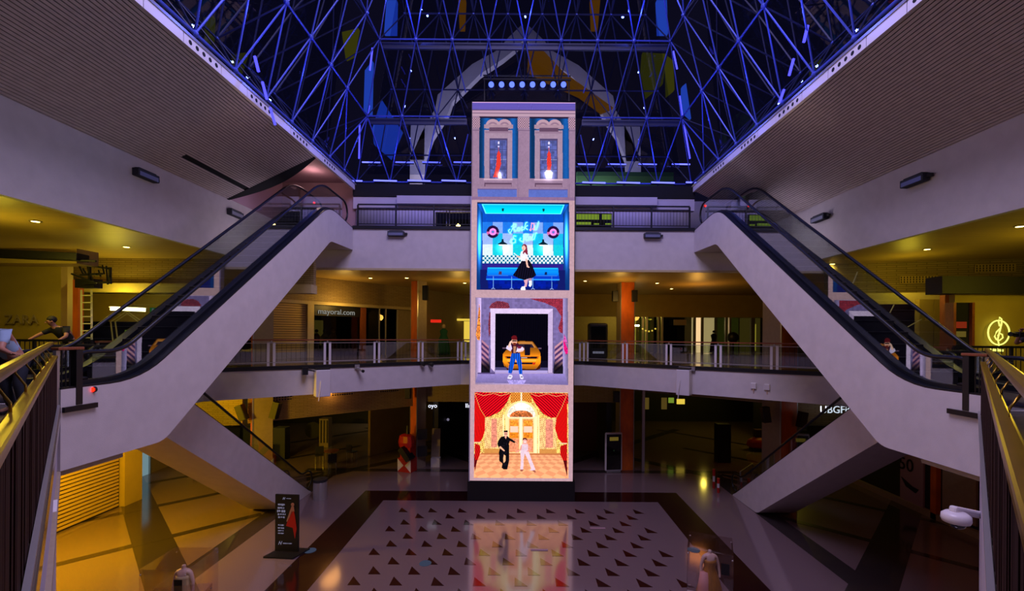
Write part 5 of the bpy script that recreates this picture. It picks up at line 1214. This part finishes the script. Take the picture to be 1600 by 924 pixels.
# red sanitiser stand by left column
t=thing('red_stand','bulky red stand with white triangles at the ground floor left column','stand',(-6.35,25.0,0),R(-20))
b=MB(); b.box(-.42,.42,-.3,.3,0,.75); build(b,'base',['red'],t,local=True); b=MB(); b.box(-.3,.35,-.25,.25,.75,1.35); b.lathe([(.45,1.35),(.5,1.6),(.42,1.95),(.2,2.05)],(-.05,0,0),12,1,.7); build(b,'body',['red'],t,local=True); b=MB(); b.bar((-.1,-.33,1.35),(.45,-.35,.75),.3,.55,up=(0,-1,0)); build(b,'black_panel',['black'],t,local=True)
for sgn in(-1,1):
    b=MB(); b.prism([(sgn*.42,-.315,.02),(sgn*.42,-.315,.72),(sgn*.04,-.315,.37)],(0,.012,0)); build(b,'white_triangle',['white_gloss'],t,local=True)
b=MB(); b.cyl((.0,0,2.0),(0,0,2.5),.1,10,.05); build(b,'bottle',['black'],t,local=True)
# menus on the column and little side board
for i,z in enumerate((1.95,1.0)):
    b=MB(); p=W(664,0,25.35); b.bar((-5.85,25.28,z),(-5.35,25.42,z),.03,.6); build(b,'notice_board',['black'],label='black notice board on the ground floor left column, %s'%('upper' if i==0 else 'lower'),cat='notice')
t=thing('leaning_board','brown board stand right of the ground floor left column','board',(-5.0,25.9,0)); b=MB(); b.bar((-5.0,26.0,0),(-5.0,26.25,2.1),.5,.06); build(b,'board',['beige'],t); b=MB(); b.box(-5.2,-4.7,25.7,26.1,0,.5); build(b,'box',['white'],t)
# bin
t=thing('litter_bin','cylindrical steel litter bin beside the foot of the left lower escalator','bin',(-9.25,20.7,0))
b=MB(); b.lathe([(.3,0),(.3,.78),(.31,.8)],(-9.25,20.7,0),20); build(b,'body',['alu'],t,smooth=False); b=MB(); b.lathe([(.31,.8),(.31,.92),(.05,.95)],(-9.25,20.7,0),20); build(b,'lid',['dark'],t)
# barrier posts by right escalator
for i,(px,py) in enumerate(((1117,763),(1124,770))):
    p=W(px,py,0); y=7.6*F/(py-2-CY); x=(px-CX)*y/F; t=thing('barrier_post','red white barrier post by the right lower escalator foot, %s'%('left and taller' if i==0 else 'right and lower'),'post',(x,y,0)); h=.95-.25*i
    b=MB(); b.cyl((x,y,0),(x,y,h*.35),.06,10); b.cyl((x,y,h*.65),(x,y,h),.07,10); build(b,'red_band',['red'],t); b=MB(); b.cyl((x,y,h*.35),(x,y,h*.65),.058,10); build(b,'white_band',['white_gloss'],t)
b=MB(); b.bar((10.6,21.9,0),(10.6,21.9,1.0),.05,.05); b.bar((11.9,23.3,0),(11.9,23.3,1.0),.05,.05); b.bar((10.6,21.9,1.0),(11.9,23.3,1.0),.05,.05); build(b,'guard_rail',['alu'],label='thin guard rail behind the foot of the right lower escalator',cat='railing')
b=MB(); y=27; x=(1133-CX)*27/F; b.box(x-.4,x+.4,27,27.5,0,2.3); build(b,'dark_cabinet',['black'],label='dark upright cabinet on the right ground floor',cat='cabinet')
t=thing('ride_toy','small red ride-on machine far back on the right ground floor','toy',((1187-CX)*30/F,30,0)); x=t.location.x
b=MB(); b.lathe([(.5,.2),(.7,.35),(.6,.7),(.3,.9)],(x,30,0),12,1.2,.7); build(b,'body',['red'],t,smooth=True); b=MB(); b.box(x-.3,x+.3,29.8,30.2,.9,1.4); build(b,'seat',['red_dark'],t); b=MB(); b.box(x-.5,x+.5,29.7,30.3,0,.2); build(b,'base',['dark'],t)
# far left seating and cafe bits
def chair(loc,rz,label):
    t=thing('chair',label,'chair',loc,rz,'dark chairs on the far left ground floor')
    b=MB(); b.box(-.23,.23,-.23,.23,.42,.47); build(b,'seat',['dark'],t,local=True); b=MB(); b.box(-.23,.23,.19,.23,.5,.9); build(b,'backrest',['dark'],t,local=True)
    for a_ in(-1,1):
        for c_ in(-1,1): b=MB(); b.cyl((a_*.2,c_*.2,0),(a_*.2,c_*.2,.42),.015,6); build(b,'leg',['alu'],t,local=True)
    return t
chair((-11.9,26.5,0),.4,'dark chair left of the round table behind the left escalator'); chair((-10.3,27.3,0),2.6,'dark chair right of the round table behind the left escalator'); chair((-10.6,25.2,0),3.6,'dark chair in front of the round table behind the left escalator')
t=thing('cafe_table','dark round cafe table behind the left escalator','table',(-11.1,26.3,0)); b=MB(); b.lathe([(.4,.72),(.42,.74),(.42,.76)],(-11.1,26.3,0),18); build(b,'top',['wood_rail'],t); b=MB(); b.lathe([(.25,0),(.04,.05),(.04,.72)],(-11.1,26.3,0),12); build(b,'pedestal',['dark'],t)
t=thing('arcade_stand','striped stand with a round wheel on the far left ground floor','stand',(-13.2,30,0)); b=MB(); b.box(-13.5,-12.9,30,30.6,0,1.9); build(b,'cabinet',['beige'],t)
for i in range(3): b=MB(); b.box(-13.4+i*.2,-13.32+i*.2,29.97,30,.3,1.8); build(b,'stripe',['black'],t)
b=MB(); b.cyl((-14.0,30.2,1.1),(-14.0,30.3,1.1),.55,20); build(b,'wheel',['dark'],t)
b=MB(); b.box(-19,-14.5,26,26.4,0,1.1); build(b,'counter_unit',['dark'],label='long dark low counter on the far left ground floor',cat='counter',bevel=.04)
for i in range(5):
    b=MB(); x=-18.5+i*.9; b.box(x,x+.7,27,27.6,0,1.9); build(b,'game_cabinet',['dark' if i%2 else 'cloth_grey'],label='dark upright cabinet in the far left row, %s from the left'%ordn[i],cat='cabinet',group='far left cabinets')
# orange poster column pieces seen under the left upper escalator
# poster board
PB=Vector((-8.05,15.5,0)); t=thing('poster_board','black poster board showing a woman in a red dress, lower left','poster board',tuple(PB),R(-4))
b=MB(); b.box(-.42,.42,-.03,.03,.1,2.05); build(b,'panel',['black'],t,local=True,bevel=.01); b=MB(); b.prism([(-.62,-.35,0),(.42,-.35,0),(.62,.35,0),(-.42,.35,0)],(0,0,.06)); build(b,'base',['black'],t,local=True)
tm=MB(); FW=-.037
lr=random.Random(3)
def smear(x0,x1,z,h):
    x=x0; tm=MB(); tm.box(x0,x1,FW,FW+.002,z-h*.05,z+h*.05)
    while x<x1-h*.3:
        w2=h*lr.choice((.35,.5,.5,.7)); tm.box(x,min(x+w2,x1),FW-.004,FW,z-h*lr.choice((.5,.5,.3)),z+h*.5); x+=w2+h*(.18 if lr.random()<.75 else .6)
    build(tm,'text_line',['white_dim'],t,local=True)
for z,h,x0,x1 in ((1.7,.07,-.31,-.06),(1.59,.06,-.32,-.07),(1.48,.08,-.34,-.04),(1.37,.06,-.32,-.04),(1.27,.06,-.3,-.06),(1.0,.05,-.3,-.08),(.9,.05,-.31,-.09),(.81,.04,-.3,-.1),(.72,.04,-.3,-.1)): smear(x0,x1,z,h)
smear(-.12,.2,.38,.035); smear(-.02,.15,1.92,.02)
for cx,cz,q in ((-.22,.39,.06),(-.1,1.92,.04)):
    tm=MB(); tm.bar((cx-q,FW,cz-q),(cx-q*.3,FW,cz+q),.012,q*.4,up=(0,-1,0)); tm.bar((cx-q*.6,FW,cz+q*.6),(cx+q*.6,FW,cz-q*.6),.012,q*.4,up=(0,-1,0)); tm.bar((cx+q*.3,FW,cz-q),(cx+q,FW,cz+q),.012,q*.4,up=(0,-1,0)); build(tm,'logo',['white_dim'],t,local=True)
b=MB(); b.prism([(.1,-.034,1.25),(.02,-.034,1.1),(-.02,-.034,.98),(.22,-.034,.92),(.3,-.034,.55),(.36,-.034,.9),(.3,-.034,1.3),(.26,-.034,1.5),(.16,-.034,1.48)],(0,-.004,0)); build(b,'pictured_dress',['red'],t,local=True)
b=MB(); b.cyl((.21,-.034,1.72),(.21,-.04,1.72),.06,12); b.prism([(.17,-.034,1.66),(.25,-.034,1.66),(.28,-.034,1.48),(.2,-.034,1.46),(.02,-.034,1.12),(-.01,-.034,1.14)],(0,-.004,0)); build(b,'pictured_figure',['skin'],t,local=True)
# floor stickers
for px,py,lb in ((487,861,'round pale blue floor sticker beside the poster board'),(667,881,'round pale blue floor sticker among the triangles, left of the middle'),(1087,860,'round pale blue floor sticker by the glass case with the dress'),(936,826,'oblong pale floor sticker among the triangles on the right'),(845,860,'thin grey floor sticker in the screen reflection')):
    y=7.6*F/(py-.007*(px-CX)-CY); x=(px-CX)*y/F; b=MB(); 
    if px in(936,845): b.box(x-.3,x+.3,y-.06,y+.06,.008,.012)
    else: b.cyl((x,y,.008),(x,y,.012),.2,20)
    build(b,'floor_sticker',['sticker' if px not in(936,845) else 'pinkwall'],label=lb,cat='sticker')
# acrylic cases and dressed dummies
def case(cx,cy,rz,w_,label):
    t=thing('display_case',label,'display case',(cx,cy,0),rz); h=1.83; th=.014
    for nm,bx in (('side_pane',(-w_/2,-w_/2+th,-w_/2,w_/2,.1,h)),('side_pane',(w_/2-th,w_/2,-w_/2,w_/2,.1,h)),('front_pane',(-w_/2,w_/2,-w_/2,-w_/2+th,.1,h)),('back_pane',(-w_/2,w_/2,w_/2-th,w_/2,.1,h)),('top_pane',(-w_/2,w_/2,-w_/2,w_/2,h,h+th))):
        b=MB(); b.box(*bx); build(b,nm,['acrylic'],t,local=True)
    b=MB(); b.box(-w_/2,w_/2,-w_/2,w_/2,0,.1); build(b,'base',['white_gloss'],t,local=True)
    for a_ in(-1,1):
        for c_ in(-1,1):
            for z in(.25,h-.12): b=MB(); b.sphere((a_*(w_/2-.03),c_*(w_/2),z),.02,6); build(b,'fixing',['alu'],t,local=True)
    b=MB(); b.box(w_/2-.3,w_/2-.1,-w_/2-.012,-w_/2,1.3,1.6) ; build(b,'label_plate',['black'],t,local=True)
case(-8.68,11.5,0,1.15,'clear acrylic display case at the lower left, the farther one')
case(-7.55,9.7,R(12),1.15,'clear acrylic display case at the lower left, the nearer one')
case(5.25,12.55,R(-23),1.15,'clear acrylic display case around the gold dress at the lower right')
def dummy(x,y,cloth,label,gold):
    t=thing('mannequin',label,'mannequin',(x,y,.1))
    J=[((0,0,.95),.15),((0,0,1.12),.115),((0,0,1.3),.15),((0,0,1.42),.09),((0,0,1.48),.05),((0,0,1.58),.05),((.17,0,1.38),.06),((.24,.0,1.15),.042),((.26,-.03,.92),.032),((.25,-.06,.82),.03),((-.17,0,1.38),.06),((-.24,0,1.15),.042),((-.26,-.03,.92),.032),((-.25,-.06,.82),.03)]
    Ed=[(0,1),(1,2),(2,3),(3,4),(4,5),(3,6),(6,7),(7,8),(8,9),(3,10),(10,11),(11,12),(12,13)]
    figure(J,Ed,0,'body','mannequin',t)
    b=MB(); prof=[(.42,.02),(.38,.3),(.28,.7),(.2,.95),(.145,1.1),(.17,1.24),(.175,1.32)]
    vs=[]
    b.lathe(prof,(0,0,0),28,1.0,.85); build(b,'dress',[cloth],t,local=True,smooth=True)
    if gold: b=MB(); b.lathe([(.2,.03),(.17,.5),(.1,1.0)],(-.2,-.1,0),16); build(b,'side_drape',['pink_cloth'],t,local=True,smooth=True)
    b=MB(); b.lathe([(.22,0),(.22,.02),(.03,.03)],(0,0,0),20); build(b,'stand',['alu'],t,local=True)
dummy(5.22,12.5,'gold_cloth','headless dummy in a strapless gold dress inside the right acrylic case',True)
dummy(-8.6,11.5,'cream','headless pale dressed dummy inside the farther left acrylic case',False)
# ================================================================ PEOPLE
def person(loc,rz,pose,label,top,bottom,scale=1,extra=None):
    t=thing('person',label,'person',loc,rz); t.scale=(scale,)*3
    P=pose
    # body
    J=[(P['pel'],.13),(P['waist'],.12),(P['chest'],.15),(P['neck0'],.07),(P['neck1'],.055),(P['head0'],.085),(P['head1'],.1),(P['head2'],.07)]
    Ed=[(0,1),(1,2),(2,3),(3,4),(4,5),(5,6),(6,7)]
    for s_ in('l','r'):
        i=len(J); J+=[(P['sh'+s_],.07),(P['el'+s_],.047),(P['wr'+s_],.032),(P['ha'+s_],(.04,.022))]; Ed+=[(2,i),(i,i+1),(i+1,i+2),(i+2,i+3)]
        h=Vector(P['ha'+s_]); d=(h-Vector(P['wr'+s_])).normalized(); sd=d.cross(Vector((0,0,1)));
        if sd.length<.1: sd=Vector((1,0,0))
        sd.normalize()
        for f in range(4):
            k_=len(J); a=h+sd*(f-1.5)*.02+d*.03; J+=[(tuple(a),.01),(tuple(a+d*(.035+.008*(1.5-abs(f-1.5)))+Vector((0,0,-.008))),.009),(tuple(a+d*.06+Vector((0,0,-.03))),.008)]; Ed+=[(i+3,k_),(k_,k_+1),(k_+1,k_+2)]
        k_=len(J); a=h+sd*.04-d*.02; J+=[(tuple(a),.011),(tuple(a+d*.035+sd*.012),.009)]; Ed+=[(i+3,k_),(k_,k_+1)]
        i=len(J); J+=[(P['hip'+s_],.095),(P['kn'+s_],.06),(P['an'+s_],.042),(P['to'+s_],.04)]; Ed+=[(0,i),(i,i+1),(i+1,i+2),(i+2,i+3)]
    figure(J,Ed,0,'body','skin',t)
    # clothing shells
    Jt=[(P['pel'],.145),(P['waist'],.14),(P['chest'],.168),(P['neck0'],.08)]; Et=[(0,1),(1,2),(2,3)]
    for s_ in('l','r'):
        i=len(Jt); e0=Vector(P['sh'+s_]); e1=Vector(P['el'+s_]); Jt+=[(P['sh'+s_],.085),(tuple(e0.lerp(e1,.75)),.062)]; Et+=[(2,i),(i,i+1)]
    figure(Jt,Et,0,'shirt',top,t)
    Jb=[(P['pel'],.15)];Eb=[]
    for s_ in('l','r'):
        i=len(Jb); Jb+=[(P['hip'+s_],.108),(P['kn'+s_],.078),(P['an'+s_],.065)]; Eb+=[(0,i),(i,i+1),(i+1,i+2)]
    figure(Jb,Eb,0,'trousers',bottom,t)
    hd=Vector(P['head1']); f0=Vector(P.get('face',(0,-1,0))).normalized(); b=MB(); b.sphere(hd-f0*.03+Vector((0,0,.04)),.108,14,1.0); build(b,'hair',['hair'],t,local=True,smooth=True)
    b=MB(); f=Vector(P.get('face',(0,-1,0))).normalized(); sd=f.cross(Vector((0,0,1))).normalized()
    b.cyl(hd+f*.09,hd+f*.125-Vector((0,0,.02)),.014,8,.01); 
    for a_ in(-1,1): b.sphere(hd+sd*a_*.095-Vector((0,0,.01)),.024,8)
    build(b,'nose_and_ears',['skin'],t,local=True,smooth=True)
    for a_ in(-1,1): b=MB(); b.sphere(hd+f*.088+sd*a_*.035+Vector((0,0,.02)),.012,8); build(b,'eye',['black'],t,local=True)
    b=MB(); b.bar(hd+f*.098-Vector((0,0,.055))-sd*.025,hd+f*.098-Vector((0,0,.055))+sd*.025,.01,.01); build(b,'mouth',['red_dark'],t,local=True)
    for s_ in('l','r'):
        a=Vector(P['an'+s_]);c_=Vector(P['to'+s_]); b=MB(); b.bar(a+Vector((0,0,-.045)),c_+Vector((0,0,-.02)),.1,.07); build(b,'shoe',['cloth_black'],t,local=True,bevel=.03)
    return t
lean=dict(pel=(.12,.1,.93),waist=(.1,.02,1.07),chest=(.02,-.12,1.28),neck0=(-.04,-.2,1.4),neck1=(-.07,-.23,1.46),head0=(-.09,-.26,1.52),head1=(-.1,-.28,1.58),head2=(-.1,-.28,1.66),
 shl=(.2,-.14,1.36),ell=(.36,-.3,1.16),wrl=(.3,-.5,1.02),hal=(.26,-.56,1.02),shr=(-.17,-.16,1.36),elr=(-.38,-.36,1.18),wrr=(-.5,-.52,1.03),har=(-.56,-.56,1.03),
 hipl=(.22,.1,.88),knl=(.22,.05,.5),anl=(.24,.12,.1),tol=(.24,-.08,.04),hipr=(.02,.1,.88),knr=(0,.03,.5),anr=(.0,.15,.1),tor=(0,-.05,.04),face=(-.5,-1,-.3))
p=W(100,560,12.9); person((p.x,12.9,L2),0,lean,'person in black t-shirt leaning on the railing before the left yellow wall','cloth_black','cloth_grey',1.0)
def mk(dx=0,**k): d=dict(lean); d.update(k); return d
p=W(4,560,7.0)
lean2=mk(shr=(-.17,-.16,1.36),elr=(-.3,-.4,1.16),wrr=(-.2,-.55,1.06),har=(-.15,-.58,1.06),ell=(.36,-.34,1.12),wrl=(.62,-.42,1.05),hal=(.69,-.43,1.05))
person((p.x,7.0,L2),0,mk(**lean2) if False else lean2,'person in pale blue shirt resting an arm at the far left edge','cloth_blue','cloth_grey',.92)
shoot=dict(pel=(0,.05,.93),waist=(0,.04,1.08),chest=(0,0,1.3),neck0=(0,-.02,1.44),neck1=(0,-.03,1.5),head0=(0,-.05,1.57),head1=(0,-.06,1.64),head2=(0,-.05,1.72),
 shl=(.19,0,1.4),ell=(.3,-.2,1.2),wrl=(.12,-.38,1.5),hal=(.08,-.42,1.56),shr=(-.19,0,1.4),elr=(-.3,-.2,1.22),wrr=(-.12,-.38,1.5),har=(-.08,-.42,1.56),
 hipl=(.1,.05,.88),knl=(.11,.03,.5),anl=(.12,.08,.1),tol=(.12,-.1,.04),hipr=(-.1,.05,.88),knr=(-.11,.03,.5),anr=(-.12,.08,.1),tor=(-.12,-.1,.04),face=(0,-1,0))
p=W(1621,560,10.5); person((p.x,10.5,L2),R(-75),shoot,'dark clothed person holding up a camera at the far right edge','cloth_black','cloth_black',.95)
c_=W(1592,523,10.4); t=thing('camera','black camera held up at the far right edge','camera',tuple(c_)); b=MB(); b.box(c_.x-.05,c_.x+.1,10.33,10.47,c_.z-.06,c_.z+.06); build(b,'body',['black'],t,bevel=.01); b=MB(); b.cyl(c_-Vector((.05,0,0)),c_-Vector((.2,0,-.01)),.04,14,.055); build(b,'lens',['black'],t)
# railing of the side gallery seen at both edges
for s,sd in ((-1,'left'),(1,'right')):
    a=Vector((s*9.6,9.2,L2)); c_=Vector((s*17.5,9.2 if s>0 else 9.2,L2)); y=12.25
    root=thing('gallery_railing','plain dark railing crossing the far %s edge in front of the yellow wall'%sd,'railing',(s*14.5,y,L2)); Z=Vector((0,0,1))
    a=Vector((s*11.7,y,L2)); c_=Vector((s*19.5,y,L2))
    b=MB(); b.bar(a+Z*1.05,c_+Z*1.05,.07,.06); build(b,'handrail',['black'],root)
    b=MB(); b.bar(a+Z*.12,c_+Z*.12,.03,.03); build(b,'bottom_rail',['black'],root)
    n=60
    for i in range(n+1):
        q=a.lerp(c_,i/n); w_=.06 if i%12==0 else .014; b=MB(); b.bar(q,q+Z*1.03,w_,w_); build(b,'post' if i%12==0 else 'baluster',['black'],root)
# ================================================================ LIGHTS
def downlight(x,y,z,label,power,col='#fbe070',visible=True,grp=None,sp=150):
    t=thing('downlight',label,'light',(x,y,z),group=grp)
    b=MB(); b.lathe([(.13,0),(.13,-.02),(.09,-.02)],(x,y,z),14); build(b,'ring',['alu'],t); b=MB(); b.cyl((x,y,z-.012),(x,y,z-.022),.085,12); build(b,'lens',['spot_warm'],t)
    if power: light('SPOT','downlight_beam',(x,y,z-.08),power,col,.08,target=(x,y,0),spot=sp)
spots=[(-12.6,9.3,'left gallery, above the yellow wall, nearest'),(-13.2,12.2,'left gallery, in front of the duct'),(-13.9,15.8,'left gallery, over the ladder'),(-12.6,19.5,'left gallery, deepest'),
 (12.8,9.6,'right gallery, nearest'),(13.2,12.0,'right gallery, second from near'),(13.6,15.2,'right gallery, third from near'),(12.6,18.4,'right gallery, deepest'),
 (-8.2,24.2,'over the far middle floor left of the column'),(-3.4,26.2,'over the far middle floor near the tower, left'),(3.4,24.8,'over the far middle floor near the tower, right'),(7.6,25.6,'over the far middle floor right of the column'),(9.4,28.6,'over the far middle floor before the lit shops'),(-6.2,24.0,'over the far middle floor, just before the left column')]
PW=[90,80,70,50, 70,60,50,30, 40,10,10,40,40,20]
for (x,y,lb),pw in zip(spots,PW): downlight(x,y,C2,'small round ceiling light of the '+lb if 'gallery' in lb else 'small round ceiling light '+lb,pw)
Yl='#f6dc3c'
light('POINT','left_gallery_lamp',(-13.6,11.6,e(1.6)),85,Yl,.3)
light('POINT','left_gallery_lamp',(-16,17.6,e(1.2)),90,Yl,.3)
light('POINT','right_gallery_lamp',(15.0,12.0,e(1.6)),80,Yl,.3)
light('POINT','right_gallery_lamp',(14.0,16.4,e(2.0)),30,Yl,.3)
light('POINT','far_gallery_lamp',(-9.6,24.3,e(1.6)),70,'#ffc860',.3)
light('POINT','far_gallery_lamp',(-3.6,25,e(1.8)),60,'#ffc860',.3)
light('POINT','far_gallery_lamp',(5.2,24.2,e(1.8)),60,'#ffc860',.3)
light('POINT','far_gallery_lamp',(10,26,e(1.6)),90,'#ffb850',.3)
light('POINT','far_gallery_lamp',(8,36,e(1.6)),110,'#e8d050',.3)
light('POINT','ground_lamp',(-14.5,14.5,4.2),1500,'#fcc81c',.35)
light('POINT','ground_lamp',(-15,24,4.2),130,'#f0c840',.35)
light('POINT','ground_lamp',(-11.7,37.3,3.0),90,'#e8d890',.3)
light('POINT','ground_lamp',(14.5,36,4.2),60,'#c8b040',.2)
light('POINT','ground_lamp',(9.5,24.2,4.4),28,'#ff9a40',.55)
light('POINT','ground_lamp',(17.0,30,4.2),130,'#d8c040',.8)
light('POINT','ground_lamp',(14.0,13.5,4.3),30,'#ff9a60',.35)
light('POINT','ground_lamp',(-9.6,22.6,4.6),35,'#ffb060',.5)
# roof lamps: blue light washing the frame and the hall
for y in (3,6,9,12,15,18):
    for s in (-1,1): light('POINT','roof_wash',(s*6.5,y,e(8.3)),52,(.08,.12,1),.05)
for x in (-6,-3.6,3.6,6): light('POINT','roof_wash',(x,20.3,e(8.2)),42,(.08,.12,1),.05)
for x in (-4.5,0,4.5): light('POINT','roof_wash',(x,17.5,e(12.6)),42,(.08,.12,1),.05)
# added spots beside the side wall floodlights, brightening the opposite slatted soffits
for s in (-1,1):
    for y in (13.4,17.6,7): light('SPOT','soffit_fill',(s*11.0,y,e(4.3)),600,(1,.70,.66) if y<17 else (.7,.65,1),.2,target=(-s*9.4,y-1,e(5.9)),spot=80)
light('SPOT','soffit_fill',(11.0,13.2,e(4.3)),900,(.25,.5,1),.1,target=(-9.9,10.2,e(5.8)),spot=20)  # added narrow blue spot for the streak on the left soffit
light('AREA','hall_fill',(0,7,e(15)),2600,(.72,.60,1.0),9,9,target=(0,11,0))  # added overhead fill, lifts and tints the white surfaces
light('POINT','head_wall_fill',(-9.2,19.6,e(6.7)),22,(1,.6,.6),.15)  # added small fill for the pink wall at the escalator head
light('AREA','arch_fill',(0,25.5,e(7.5)),900,(.7,.65,1),10,.6,target=(0,28,e(16)))  # added fill so the pale arch shows through the glass
light('AREA','top_gallery_lamp',(-5.6,22.6,e(6.9)),14,(.35,.3,1),3,.3,target=(-5.6,23.2,e(5)))  # added fills brightening the top floor wall near the blue tubes
light('AREA','top_gallery_lamp',(5.6,22.6,e(6.9)),14,(.35,.3,1),3,.3,target=(5.6,23.2,e(5)))
